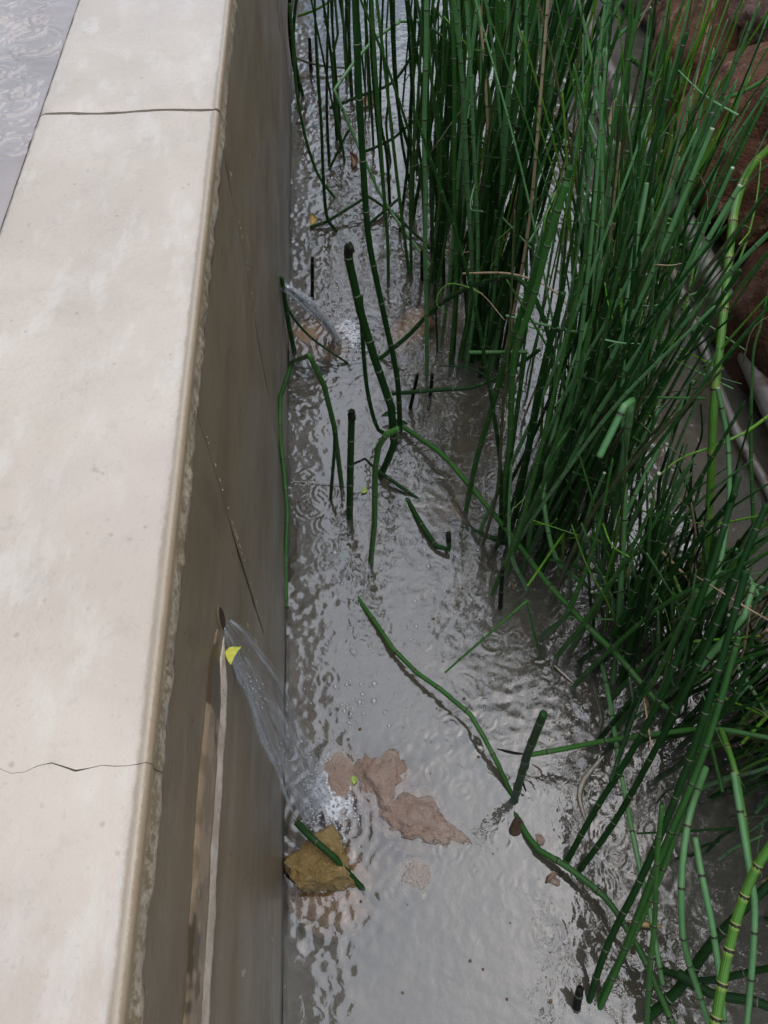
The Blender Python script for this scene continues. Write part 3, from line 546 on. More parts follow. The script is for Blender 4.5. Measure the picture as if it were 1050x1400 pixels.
# ------------------------------------------------------------------ stems one can tell apart
# (label, material, radius, internode, smooth, tip, hidden base pixel or None, path)
D, MI, BL, YE, BR, OL, DE, BK = 'dark_stem', 'mid_stem', 'blue_lit_stem', 'yellow_stem', 'bright_stem', 'olive_stem', 'dead_stem', 'black_stem'
ST = [
 # open water along the wall, far end
 ('tall dark stem with a yellow-green lower half rising from the stem cluster', D, .0055, .075, True, False, None, [(547, 586), (543, 517), (527, 440), (510, 360), (502, 307), (493, 167), (488, 60), (484, -60)]),
 ('slim dark stem with a crooked foot, second from the wall at the far end', D, .0045, .06, True, True, None, [(460, 315), (447, 297), (442, 240), (439, 167), (433, 83), (428, -80)]),
 ('straight dark stem nearest the wall behind the crooked-footed one', D, .0045, .06, True, True, None, [(450, 222), (447, 160), (447, 100), (449, 0), (452, -90)]),
 ('thin stem with a sharp elbow high up, close to the wall', MI, .0035, .05, False, False, None, [(471, 220), (460, 153), (454, 80), (462, 46), (458, 0), (459, -60)]),
 ('pale broken stem slanting down from a snapped elbow near the far wall', BL, .0042, .075, False, False, (450, 220), [(578, 29, .33), (547, 29, .33), (512, 53, .31), (484, 85, .29), (457, 123, .27), (490, 200, .17), (517, 260, .09), (536, 292, .05), (602, 382, .0)]),
 ('dark straight stem in the middle of the far open water', D, .0045, .06, True, True, None, [(526, 280), (519, 205), (512, 133), (507, 60), (505, -60)]),
 ('dark stem whose foot bends toward the pale broken stem', D, .0045, .06, True, True, None, [(533, 280), (529, 213), (520, 160), (522, 43), (527, -70)]),
 ('lit slender stem just left of the tall lone pale stem', MI, .0038, .06, True, True, None, [(534, 222), (528, 173), (531, 133), (528, 60), (530, 13), (534, -50)]),
 ('lone tall pale stem standing straight at the edge of the tight clump', BL, .0045, .07, True, False, None, [(584, 511), (583, 413), (581, 340), (582, 267), (580, 200), (581, 133), (583, 50), (583, -60)]),
 ('fallen dark stem with a yellow frayed end lying toward the wall', D, .0042, .05, False, False, None, [(424, 311, .004), (447, 303, .012), (503, 268, .035), (537, 291, .02), (602, 352, .004)]),
 ('short fallen dark stem crossing behind the thick broken stem top', D, .0042, .05, False, False, None, [(505, 306, .005), (547, 270, .02)]),
 ('long fallen stem slanting across the far water toward the tight clump', D, .005, .06, True, False, None, [(450, 148, .01), (490, 132, .03), (530, 117, .05), (550, 97, .08), (575, 55, .14)]),
 ('short leaning dark stem crossing the slim ones near the wall', D, .004, .05, False, False, None, [(450, 232, .0), (477, 177, .09)]),
 ('low sagging stem reaching into the middle of the tight clump', D, .0042, .06, True, False, None, [(497, 208, .02), (533, 192, .05), (563, 168, .09), (600, 140, .13)]),
 ('pale stem curving along the foot of the wall at the far end', MI, .0042, .06, True, False, None, [(458, 270), (437, 243), (423, 207), (412, 163), (404, 110), (400, 50), (396, 5)]),
 ('black rotted stub standing near the far wall', BK, .006, .06, False, False, None, [(425, 95), (424, 75), (423, 52)]),
 ('thin dark stem leaning toward the wall in the far water', D, .004, .05, True, False, None, [(560, 250), (550, 197), (545, 150), (540, 80), (538, 0), (537, -60)]),
 ('dark stem leaning away behind the pale broken stem', D, .004, .05, True, False, None, [(547, 315), (552, 270), (557, 230), (560, 170), (566, 60), (570, -60)]),
 ('dark stem slanting into the clump behind the lone pale stem', D, .0045, .05, True, False, None, [(577, 248), (563, 213), (547, 160), (540, 110), (537, 60), (532, -50)]),
 ('dark upright stem with a brownish foot far along the wall', OL, .0045, .06, True, True, None, [(481, 134), (478, 97), (473, 60), (473, 0), (474, -60)]),
 ('thick upright stem with two pale-ringed joints in the far open water', D, .007, .08, True, False, None, [(498, 238), (491, 160), (488, 100), (487, 40), (486, -60)]),
 ('olive stem with a yellow joint rising close to the wall', OL, .0042, .07, True, True, None, [(437, 130), (434, 80), (431, 20), (429, -60)]),
 ('horizontal olive stem lying low against the far wall', OL, .004, .06, True, False, None, [(404, 78, .03), (420, 85, .02), (448, 91, .015), (478, 93, .01)]),
 ('bright arched stem crossing from the wall at the very top', YE, .004, .06, True, False, None, [(408, 22, .12), (430, 14, .15), (450, 2, .18), (466, -20, .22)]),
 ('dark matted stem hanging in the corner by the wall', BK, .006, .05, True, False, None, [(408, 125), (401, 85), (396, 40), (396, 0), (398, -50)]),
 ('second dark stem in the wall corner, curving outwards', D, .005, .05, True, False, None, [(414, 130), (405, 92), (401, 50), (404, 10), (412, -50)]),
 # middle water
 ('thick broken stem with a black top leaning over the stem cluster', D, .0075, .085, False, False, None, [(520, 650), (530, 630), (539, 607), (535, 557), (513, 493), (493, 427), (477, 356), (477, 335)]),
 ('slim stem hidden behind the thick broken one, bending at its foot', D, .0045, .06, True, False, None, [(530, 596), (517, 587), (507, 557), (500, 517), (495, 450), (494, 405)]),
 ('lit stem arching from the water into the stem cluster', MI, .0055, .06, False, False, None, [(507, 767), (512, 717), (513, 640), (518, 610), (529, 593), (546, 586)]),
 ('long fallen stem running from the cluster far into the reeds', MI, .0055, .075, True, False, None, [(552, 584, .012), (603, 620, .03), (630, 650, .045), (670, 697, .06), (711, 747, .075), (750, 799, .09), (806, 859, .11), (849, 901, .13), (896, 957, .14), (921, 974, .14)]),
 ('horizontal stem stretching from the cluster back to the tight clump', D, .0045, .065, True, False, None, [(536, 538, .06), (603, 533, .08), (643, 530, .09), (677, 517, .10), (710, 498, .13), (738, 478, .16)]),
 ('thin curved stem end beside the foot of the tight clump', D, .003, .05, True, True, None, [(694, 534, .05), (663, 513, .06), (640, 503, .065), (603, 500, .06)]),
 ('long stem bowing over the water from the reeds and dipping beyond the cluster', D, .005, .07, True, False, None, [(521, 489, .003), (557, 460, .05), (593, 423, .12), (635, 396, .2), (688, 379, .3), (713, 384, .32), (738, 421, .3), (754, 478, .25), (757, 530, .2), (749, 570, .15), (738, 646, .06)]),
 ('thin hooked tendril curling over the open water by the tight clump', YE, .0018, .04, True, True, None, [(660, 402, .24), (635, 391, .24), (613, 388, .235), (599, 402, .22), (598, 418, .205), (616, 431, .19)]),
 ('dark stem leaning on the wall in front of the far jet', D, .0055, .06, True, False, None, [(402, 478), (396, 450), (392, 428), (388, 400), (385, 379)]),
 ('thin dark offshoot bowing from the far jet down into the water', D, .003, .06, True, False, None, [(386, 405, .10), (400, 433, .075), (427, 463, .04), (476, 497, .0)]),
 ('stem snapped into a tall arch with its tip hanging along the wall', MI, .0048, .062, False, False, None, [(467, 663), (457, 583), (443, 527), (423, 486), (400, 494, .19), (383, 543, .15), (383, 597, .12), (389, 650, .085), (393, 700, .06), (391, 750, .035), (391, 830, .004)]),
 ('thin stem foot beside the arched one', D, .0035, .05, False, False, None, [(452, 682), (457, 620), (458, 590)]),
 ('thick upright stub with a crumbled black top standing before the cluster', D, .0068, .06, False, False, None, [(478, 708), (479, 640), (481, 562)]),
 ('short slanted black stub beyond the horizontal stem', BK, .0045, .05, False, False, None, [(561, 557), (566, 535), (571, 512)]),
 ('short upright black stub crossing the horizontal stem', BK, .0045, .05, False, False, None, [(588, 540), (590, 525), (591, 512)]),
 ('dark stub standing just beyond the far water jet', BK, .0045, .05, False, False, None, [(427, 406), (427, 352)]),
 ('dark stub close behind the lone tall pale stem', BK, .005, .05, False, False, None, [(577, 384), (577, 343)]),
 ('pale slim stem standing between the lone pale stem and the broken top', MI, .0042, .06, True, False, None, [(531, 382), (530, 330), (526, 280), (521, 205), (515, 120), (509, 20), (506, -60)]),
 ('leaning stem with dark joints, first to the right of the open water', MI, .0052, .06, True, False, None, [(637, 698), (651, 630), (673, 556), (692, 487), (722, 400), (748, 318), (781, 228)]),
 ('straight lit stem just right of the first leaning one', MI, .0052, .06, True, False, None, [(687, 734), (690, 660), (697, 604), (703, 490), (726, 420), (750, 330), (775, 250)]),
 ('dark stem crossing low behind the straight lit one', D, .005, .06, True, False, None, [(694, 742), (712, 670), (732, 570), (745, 500), (770, 400)]),
 ('twig with an elbow branching off the crumbled stub', BK, .0025, .03, False, False, None, [(480, 636, .05), (499, 627, .045), (510, 638, .03)]),
 ('stem piece with a brown end sinking below the cluster', D, .0042, .05, False, False, None, [(517, 644, .02), (550, 667, .008), (574, 684, -.004)]),
 ('bent elbow of floating stem with a black upturned end', D, .0058, .06, False, False, None, [(557, 684, -.003), (578, 720, .008), (597, 747, .01), (614, 751, .012), (613, 728, .035)]),
 ('long half-sunken stem snaking through the open water to the forked stub', MI, .0048, .06, False, False, None, [(463, 742, -.022), (478, 785, -.014), (492, 822, -.002), (513, 851, .008), (537, 887, .014), (570, 920, .02), (603, 943, .026), (643, 977, .03), (660, 1005, .028), (682, 1047, .016), (703, 1094, -.004)]),
 ('short black stub alone at the edge of the reeds', BK, .0045, .05, False, False, None, [(684, 831), (687, 777)]),
 ('dull stem lying awash below the cluster toward the reeds', D, .0055, .06, True, False, None, [(613, 708, -.008), (660, 731, -.002), (692, 739, .006), (722, 742, .012)]),
 ('thick leaning broken stem rising from the tangle by the fallen ones', D, .0065, .06, False, False, None, [(703, 1094), (720, 1034), (743, 976)]),
 ('long thin stem lying level from the forked stub across the reeds', MI, .0042, .07, True, False, None, [(724, 1032, .05), (770, 1024, .07), (827, 1013, .10), (909, 1002, .14), (977, 996, .18), (1062, 1011, .2)]),
 ('slim bright stem drooping towards the near end through the tall clump', BL, .004, .06, True, False, None, [(822, 905, .02), (834, 960, .05), (846, 1039, .08), (857, 1100, .1), (874, 1184, .12), (887, 1240, .12), (896, 1291, .1), (906, 1345, .06)]),
 ('short dark stem lying over the ochre stone', D, .0052, .045, False, False, None, [(405, 1124, .055), (422, 1142, .045), (457, 1172, .035), (493, 1212, .0), (520, 1242, -.02)]),
 # near clump, right
 ('dark leaning stem, the first at the near clump beside calm water', D, .0046, .06, True, False, None, [(774, 1179, 0), (814, 1107, .09), (857, 1039, .17), (893, 975, .24), (930, 890, .31), (975, 770, .39), (1010, 650, .45)]),
 ('dark leaning stem parallel to and just right of the first near one', D, .0046, .06, True, False, None, [(792, 1190, 0), (840, 1124, .08), (891, 1034, .18), (930, 960, .25), (968, 880, .31), (1010, 780, .38), (1048, 690, .43)]),
 ('fallen stem with a lit upper side trailing along the calm water', MI, .0055, .06, True, False, None, [(703, 1112, -.004), (733, 1159, .01), (771, 1182, .022), (823, 1223, .03), (849, 1257, .035), (880, 1310, .04), (920, 1400, .05)]),
 ('left stem of the three dark stems standing in a row at the near edge', D, .0048, .055, True, False, None, [(806, 1366, 0), (831, 1291, .07), (874, 1206, .15), (917, 1107, .23), (956, 1000, .31), (990, 890, .38), (1020, 780, .44)]),
 ('middle stem of the three dark stems standing in a row at the near edge', MI, .0048, .055, True, False, None, [(821, 1375, 0), (853, 1300, .07), (900, 1180, .18), (940, 1085, .25), (972, 1000, .31), (1010, 870, .39)]),
 ('right stem of the three dark stems standing in a row at the near edge', MI, .0048, .055, True, False, None, [(820, 1366, 0), (850, 1308, .06), (884, 1240, .12), (920, 1150, .19), (950, 1050, .26), (975, 960, .32)]),
 ('short rotten black stub beside the three stems at the near edge', BK, .0065, .05, False, False, None, [(788, 1378), (793, 1352)]),
 ('thick bright yellow-green stem leaning across the near corner', BR, .0050, .026, True, False, None, [(970, 1430, .36), (979, 1392, .37), (994, 1309, .39), (1011, 1244, .41), (1033, 1189, .43), (1058, 1150, .45)]),
 ('bluish stem dropping straight down behind the bright near one', BL, .0045, .06, True, False, None, [(1003, 1056, .25), (1024, 1184, .22), (1032, 1240, .2), (1028, 1325, .17), (1019, 1420, .12)]),
 ('yellow-green stem bending down to the elbow behind the near clump', BR, .0042, .05, True, False, None, [(986, 998, .2), (1004, 1050, .22), (1016, 1110, .21), (1026, 1184, .2)]),
 ('dark thick stem lying diagonally across the near corner', D, .007, .06, True, False, None, [(885, 1392, .02), (930, 1350, .06), (966, 1298, .11), (1010, 1250, .15), (1062, 1200, .18)]),
 ('dark stem lying level along the near edge', D, .005, .06, True, False, None, [(900, 1325, .03), (960, 1342, .05), (1010, 1332, .07), (1060, 1322, .1)]),
 ('thick stem lying with its open end toward the calm water at the near edge', D, .0068, .06, True, False, None, [(926, 1330, .08), (975, 1360, .09), (1020, 1366, .1), (1062, 1380, .11)]),
 ('pale slender stem bowing down beside the bright near one', BL, .0045, .055, True, False, None, [(965, 1050, .22), (944, 1110, .24), (933, 1180, .23), (932, 1262, .2), (940, 1310, .16), (953, 1350, .12), (975, 1420, .06)]),
 ('bluish stem bowing down in the gap right of the tall near clump', BL, .0045, .055, True, False, None, [(950, 1145, .2), (960, 1200, .2), (973, 1262, .18), (983, 1330, .15), (992, 1410, .1)]),
 ('thin pale upright stem crossing the three near stems', MI, .0035, .05, True, False, None, [(884, 1410, .05), (888, 1330, .15), (895, 1260, .22), (898, 1180, .3), (905, 1100, .36)]),
 # stems in front of the big mass
 ('thick bright stem bowing in from the right edge over the boulder', BR, .0072, .09, True, False, None, [(1068, 188, .42), (1027, 229, .44), (1008, 274, .45), (999, 330, .44), (987, 450, .40), (976, 553, .34), (972, 650, .26), (965, 750, .16), (955, 850, .03)]),
 ('slim yellow-green stem hanging in front of the dark mass of reeds', YE, .0036, .032, True, True, None, [(857, 600, .24), (858, 530, .29), (852, 446, .36), (846, 370, .42), (847, 267, .49), (848, 200, .53)]),
 ('short yellow-green stem tip beside the slim hanging one', YE, .0034, .026, True, True, None, [(862, 585, .2), (868, 500, .27), (870, 440, .31), (870, 398, .34)]),
 ('yellow-green stem tip sloping up toward the grey pole', YE, .0036, .03, True, True, None, [(896, 555, .2), (905, 505, .24), (920, 470, .27), (936, 423, .31), (948, 368, .35), (955, 330, .37)]),
 ('bright segmented stem standing along the right edge before the grey pole', MI, .0036, .05, True, True, None, [(1031, 740, .12), (1027, 640, .2), (1027, 560, .26), (1030, 484, .32), (1040, 444, .35), (1050, 400, .38)]),
 ('yellow-green stem reaching in level from the right edge below the pole', YE, .003, .045, True, True, None, [(1062, 560, .3), (1019, 591, .3), (970, 612, .29), (930, 627, .28), (895, 655, .27)]),
 ('pale snapped stem end pointing out of the dark mass of reeds', BL, .0058, .10, False, False, None, [(818, 800, .0), (842, 690, .19), (860, 575, .40), (864, 548, .445), (853, 556, .455), (819, 625, .41)]),
 ('long pale stem with a kink sweeping down the front of the reeds', BL, .0042, .065, True, False, None, [(800, 800, .05), (764, 770, .1), (749, 724, .15), (744, 660, .2), (764, 564, .28), (781, 508, .33), (803, 438, .38), (816, 340, .45), (827, 267, .5), (829, 206, .54)]),
 ('pale stem curving down the right side of the dark mass', BL, .004, .055, True, False, None, [(880, 1000, .1), (926, 898, .2), (959, 829, .25), (980, 786, .28), (991, 737, .3), (997, 681, .33), (995, 604, .37), (981, 530, .42)]),
 ('thick dark stem broken at the top in front of the right bank', D, .0070, .10, False, False, None, [(905, 1010, .12), (959, 893, .22), (999, 803, .28), (1031, 733, .33)]),
 ('dark stem with a chopped pale top in the shade of the mass', D, .0068, .075, False, False, None, [(850, 930, .05), (877, 823, .18), (894, 748, .27), (895, 703, .31)]),
 ('bluish stem with a broken shoulder low on the right side', BL, .005, .055, False, False, None, [(955, 915, .22), (1018, 842, .30), (1030, 800, .30)]),
 ('long lit straight stem running down the front of the dark mass', BL, .0048, .065, True, False, None, [(838, 932, .0), (845, 857, .10), (853, 728, .22), (854, 621, .31), (850, 520, .39), (862, 380, .48), (885, 250, .56)]),
 ('pale slanting stem leaning across the long lit straight one', BL, .0042, .06, True, False, None, [(838, 735, .16), (851, 711, .2), (884, 645, .25), (915, 590, .29), (948, 520, .34)]),
 ('thin pale dry stem arching over the tight clump', DE, .0020, .06, True, False, None, [(633, 374, .3), (683, 373, .34), (715, 378, .36), (752, 393, .37), (776, 418, .37)]),
 ('thin olive tendril swinging across the front of the tight clump', OL, .0018, .05, True, True, None, [(658, 121, .5), (640, 143, .48), (622, 162, .46), (598, 196, .43), (578, 221, .40), (563, 228, .39)]),
 ('long thin stem slanting across the upper reeds toward the dark gap', MI, .0032, .06, True, False, None, [(693, -30, .55), (697, 0, .54), (713, 55, .51), (729, 103, .48), (754, 158, .44), (782, 229, .38), (808, 268, .35)]),
 ('snapped stem with a drooping thick top beside the upper gap', MI, .0045, .06, False, False, None, [(918, 134, .5), (886, 99, .54), (853, 72, .57), (848, 90, .555), (838, 136, .52)]),
 ('straw-coloured broken stub end in the gap above the pole', DE, .0048, .08, False, False, None, [(833, 172, .44), (841, 135, .47)]),
 ('straw-coloured stem section with a rusty top in the upper clump', DE, .0045, .07, False, False, None, [(690, 330, .26), (698, 300, .29), (706, 270, .33), (712, 248, .35)]),
 ('tan broken stem top at the upper end of the tight clump', DE, .0045, .06, False, False, None, [(664, 58, .42), (673, 20, .45), (680, -30, .49)]),
 ('short pale straw stub in front of the yellow-green upper stems', DE, .0042, .06, False, False, None, [(874, 130, .5), (881, 108, .52)]),
 ('bent bluish twig resting level across the upper clump', BL, .004, .06, False, False, None, [(692, 53, .46), (720, 44, .48), (747, 35, .5)]),
 ('long slanting bluish stem crossing the upper dark gap', BL, .0032, .06, True, False, None, [(766, 127, .42), (810, 88, .46), (850, 45, .5), (890, 10, .54)]),
 ('thin stem bending out over the boulder at the right edge', MI, .0036, .055, True, False, None, [(984, 136, .5), (1005, 130, .5), (1030, 118, .5), (1062, 98, .5)]),
 ('dark broken stem top with a pale nick beside the large boulder', D, .0075, .08, False, False, None, [(930, 260, .46), (955, 205, .5), (981, 140, .54)]),
 ('thin twig hooking out before the large boulder', D, .0022, .04, True, False, None, [(978, 236, .4), (990, 246, .39), (1005, 247, .39), (1020, 242, .4), (1032, 225, .41)]),
 ('slender yellow-green tip in front of the smooth dark red boulder', YE, .0022, .03, True, True, None, [(1005, 370, .4), (1022, 325, .43), (1034, 275, .46), (1040, 222, .49)]),
]
for i, (lab, mat, r, seg, sm, tip, bs, pl) in enumerate(ST):
    make_stem(path(pl, bs), lab, mat, r * .86, r * .86 * (.45 if tip else .82), seg, sm, tip, True, sd=i, black='black top' in lab or 'black upturned' in lab)
# a crumbled black cap on the stubs that show one
for px, py, z in ():
    pass
# ------------------------------------------------------------------ the stands of reeds
# (place phrase, base pixel, spread x/y in metres, count, lean per metre (x, y), height range, radius range, palette weights)
CL = [
 ('the tight mid-channel clump', (650, 482), (.028, .025), 40, (.02, .02), (.70, .95), (.0038, .0054), 'DDDDDMMMBBO'),
 ('the row behind the tight clump', (600, 362), (.035, .06), 22, (.02, .02), (.65, .95), (.0030, .0044), 'DDDM'),
 ('the far upper stand', (635, 270), (.07, .20), 90, (.02, .05), (.6, .95), (.0018, .0042), 'DDDMMMBBYYO'),
 ('the sparse stand along the wall', (520, 120), (.12, .25), 28, (.0, .05), (.55, .9), (.0022, .0038), 'DDDM'),
 ('the leaning stand by the clump', (680, 480), (.030, .06), 26, (.0, .02), (.6, .85), (.0016, .0036), 'DDMMMBBBYYOS'),
 ('the dark heart of the stand', (732, 745), (.042, .045), 50, (.04, .0), (.50, .78), (.0028, .0043), 'DDDDDDMMMBBBO'),
 ('the stand behind the dark heart', (792, 645), (.040, .07), 100, (-.05, .03), (.50, .82), (.0014, .0037), 'DDMMMMBBBBBBYYOS'),
 ('the yellow-tipped stand by the boulder', (814, 570), (.032, .06), 85, (-.10, .05), (.45, .76), (.0013, .0034), 'MMBBBBYYYO'),
 ('the small group at the water', (787, 918), (.020, .028), 8, (.10, .0), (.35, .55), (.0038, .0048), 'DDM'),
 ('the low shaded tangle', (900, 850), (.065, .09), 170, (-.2, .0), (.15, .42), (.0013, .0042), 'DDDMMMBBBYOS'),
 ('the tangle below the level stem', (985, 985), (.065, .08), 110, (.05, -.02), (.15, .42), (.0016, .0042), 'DDDDMMBYOS'),
 ('the pair before the level stem', (826, 1020), (.008, .008), 3, (.12, .03), (.25, .40), (.0038, .0046), 'DM'),
 ('the near right corner', (1020, 1180), (.05, .06), 16, (.12, .0), (.10, .26), (.0024, .0042), 'DDMB'),
 ('the upper stand along the pole', (850, 330), (.03, .10), 6, (.06, .02), (.35, .6), (.0016, .0030), 'DMBY'),
]
PAL = {'D': (D, 'dark green'), 'M': (MI, 'mid green'), 'B': (BL, 'bluish green'), 'Y': (YE, 'yellow-green'), 'O': (OL, 'olive brown'), 'S': (DE, 'straw-coloured')}
plan = []
for ci, (ph, bp, (sx, sy), cnt, (lx, ly), (h0, h1_), (ra, rb), pal) in enumerate(CL):
    c = P(*bp, 0)
    for k in range(cnt):
        for _ in range(20):
            b = c + Vector((random.gauss(0, sx), random.gauss(0, sy), 0))
            if WX + .02 < b.x < .80: break
        hh = random.uniform(h0, h1_); ls = .05 if rb > .0046 else .075; a = Vector((lx + random.gauss(0, ls), ly + random.gauss(0, ls * .8), 0)); bow = Vector((random.gauss(0, .065), random.gauss(0, .065), 0))
        # keep tops clear of the camera
        top = b + a * hh + bow + Vector((0, 0, hh))
        while (top - CP).length < .42 and hh > .15: hh *= .85; top = b + a * hh + Vector((0, 0, hh))
        if (b + (a + bow * 1.5) * hh).x < WX + .03: continue
        pts = [b + Vector((0, 0, -.04))]
        for t in (.0, .25, .5, .75, 1.0): pts.append(b + a * hh * t + bow * hh * (t * t) * 1.5 + Vector((0, 0, hh * t)) + Vector((random.gauss(0, .003), random.gauss(0, .003), 0)))
        broke = random.random() < (.17 if 'water' not in ph and 'wall' not in ph else 0)
        sm = True
        if broke:
            pts = pts[:4]; sm = False; q = pts[-1]; dv = Vector((random.gauss(.1, .5), random.gauss(-.1, .5), random.uniform(-.5, .25))).normalized(); pts.append(q + dv * random.uniform(.06, .18))
        p = random.choice(pal); rr = random.uniform(ra, rb); mid = pts[len(pts) // 2]
        plan.append((rr / (mid - CP).length, ph, p, rr, pts, sm, broke, ci * 300 + k, (b.y - c.y) / sy))
# unseen stems beyond the right edge, added to shade and darken the water
shade_stems = []
for k in range(620):
    b = Vector((random.uniform(.55, .84), random.uniform(-.45, .38), 0)); hh = random.uniform(.65, 1.1); a = Vector((random.gauss(.02, .08), random.gauss(0, .08), 0))
    shade_stems.append((0, '', random.choice('DDM'), random.uniform(.0035, .005), [b + Vector((0, 0, -.04)), b, b + a * hh * .5 + Vector((0, 0, hh * .5)), b + a * hh + Vector((0, 0, hh))], True, False, 9000 + k, 0))
plan.sort(key=lambda q: -q[0])
NI = 300 - len(ST)
for k, (key, ph, p, rr, pts, sm, broke, sd, where) in enumerate(plan[:NI]):
    mat, nm = PAL[p]
    tip = not broke and random.random() < .75
    hgt = pts[-1].z; lean = pts[-1] - pts[1]; lx_ = lean.x / max(.05, hgt)
    adj = ('thin ' if rr < .0031 else 'thick ' if rr > .0044 else 'slim ') + ('short ' if hgt < .35 else 'tall ' if hgt > .68 else '')
    way = 'snapped stem' if broke else ('outward-leaning stem' if lx_ > .17 else 'wall-leaning stem' if lx_ < -.02 else 'upright stem')
    make_stem(pts, adj + nm + ' ' + way + (' at the back of ' if where > .35 else ' at the front of ' if where < -.35 else ' amid ') + ph, mat, rr, rr * (.34 if tip else .62), random.uniform(.042, .062) * (.7 if p == 'Y' else 1), sm, tip, k < 40, sd=sd)
V, Fq, mi = [], [], []; mats = [M[D], M[MI], M[BL], M[YE], M[OL], M[DE], M['sheath'], M['rim']]; UVs = []
for key, ph, p, rr, pts, sm, broke, sd, _w in plan[NI:] + shade_stems:
    rnd = random.Random(sd); q = stem_geo(pts, rr, rr * .5, .052, sm, rnd, not broke); b, f, uv, m_, _ = tube(q[0], q[1], q[2], 6); k0 = len(V)
    V += b; Fq += [tuple(k0 + i for i in x) for x in f]; UVs += uv; mi += ['DMBYOS'.index(p)] * len(f)
    for pp, d, r in (q[3] if ph else []):
        m = Matrix.LocRotScale(pp, d.to_track_quat('Z', 'Y'), Vector((r, r, r))); k0 = len(V)
        V += [m @ Vector(v) for v in SH['p'][1]]; Fq += [tuple(k0 + i for i in x) for x in SH['p'][2]]; mi += [6 + s for s in SH['p'][3]]; UVs += [(0, 0)] * (4 * len(SH['p'][2]))
if V:
    o = mesh_obj('horsetail_reeds', V, Fq, mats, None, True, UVs, None, mi); tag(o, 'farther horsetail stems behind the nearer ones, plus unseen ones added for shade', 'reeds', None, 'stuff')
# fine dry offshoots and hair-thin side twigs in the stands
V, Fq, mi, UVs = [], [], [], []
for k in range(170):
    q = random.choice(plan); p0 = q[4][random.randrange(2, len(q[4]))] + Vector((random.gauss(0, .02), random.gauss(0, .02), random.uniform(-.15, .05)))
    if p0.z < .03 or (p0 - CP).length < .5: continue
    d = Vector((random.gauss(0, 1), random.gauss(0, 1), random.uniform(-.6, 1.6))).normalized(); L_ = random.uniform(.04, .14); d2 = (d + Vector((random.gauss(0, .35), random.gauss(0, .35), random.gauss(0, .35)))).normalized(); rr = random.uniform(.0006, .0015)
    pts = catmull([p0, p0 + d * L_ * .5, p0 + d * L_ * .5 + d2 * L_ * .5], 4); b, f, uv, _, _ = tube(pts, [rr * (1 - .5 * i / len(pts)) for i in range(len(pts))], [i * .4 for i in range(len(pts))], 5); k0 = len(V)
    V += b; Fq += [tuple(k0 + i for i in x) for x in f]; UVs += uv; mi += [random.choice((0, 0, 0, 1, 1, 2, 2, 3))] * len(f)
o = mesh_obj('twigs', V, Fq, [M[BL], M[YE], M[DE], M[OL]], None, True, UVs, None, mi); tag(o, 'thin dry and green side twigs tangled through the reeds', 'twigs', None, 'stuff')
# ------------------------------------------------------------------ grey poles along the bank
def pole(pl, r, label, sd):
    pts = [P(*q) for q in pl]; pts = catmull(pts, 14); N = len(pts); rad = []
    for i in range(N): rad.append(r * (1 + .06 * noise.noise(Vector((i * .35, sd, 0))) + (.09 if i % 17 in (8, 9) else 0)))
    V, Fq, UV, mi, _ = tube([p - pts[0] for p in pts], rad, [0] * N, 12)
    o = mesh_obj('weathered_pole', V, Fq, [M['pole'], M['pole']], None, True, UV, pts[0], mi); tag(o, label, 'pole', 'grey poles along the bank')
pole([(1140, 740, .05), (1050, 545, .05), (975, 380, .055), (880, 190, .05), (805, 35, .055), (770, -60, .05)], .021, 'thick weathered grey pole lying along the foot of the boulders', 1)
pole([(1095, 770, .012), (1050, 668, .012), (1000, 575, .014), (930, 395, .012), (850, 220, .012), (775, 60, .012)], .0085, 'thin grey pole lying in the dark water beside the thick one', 2)
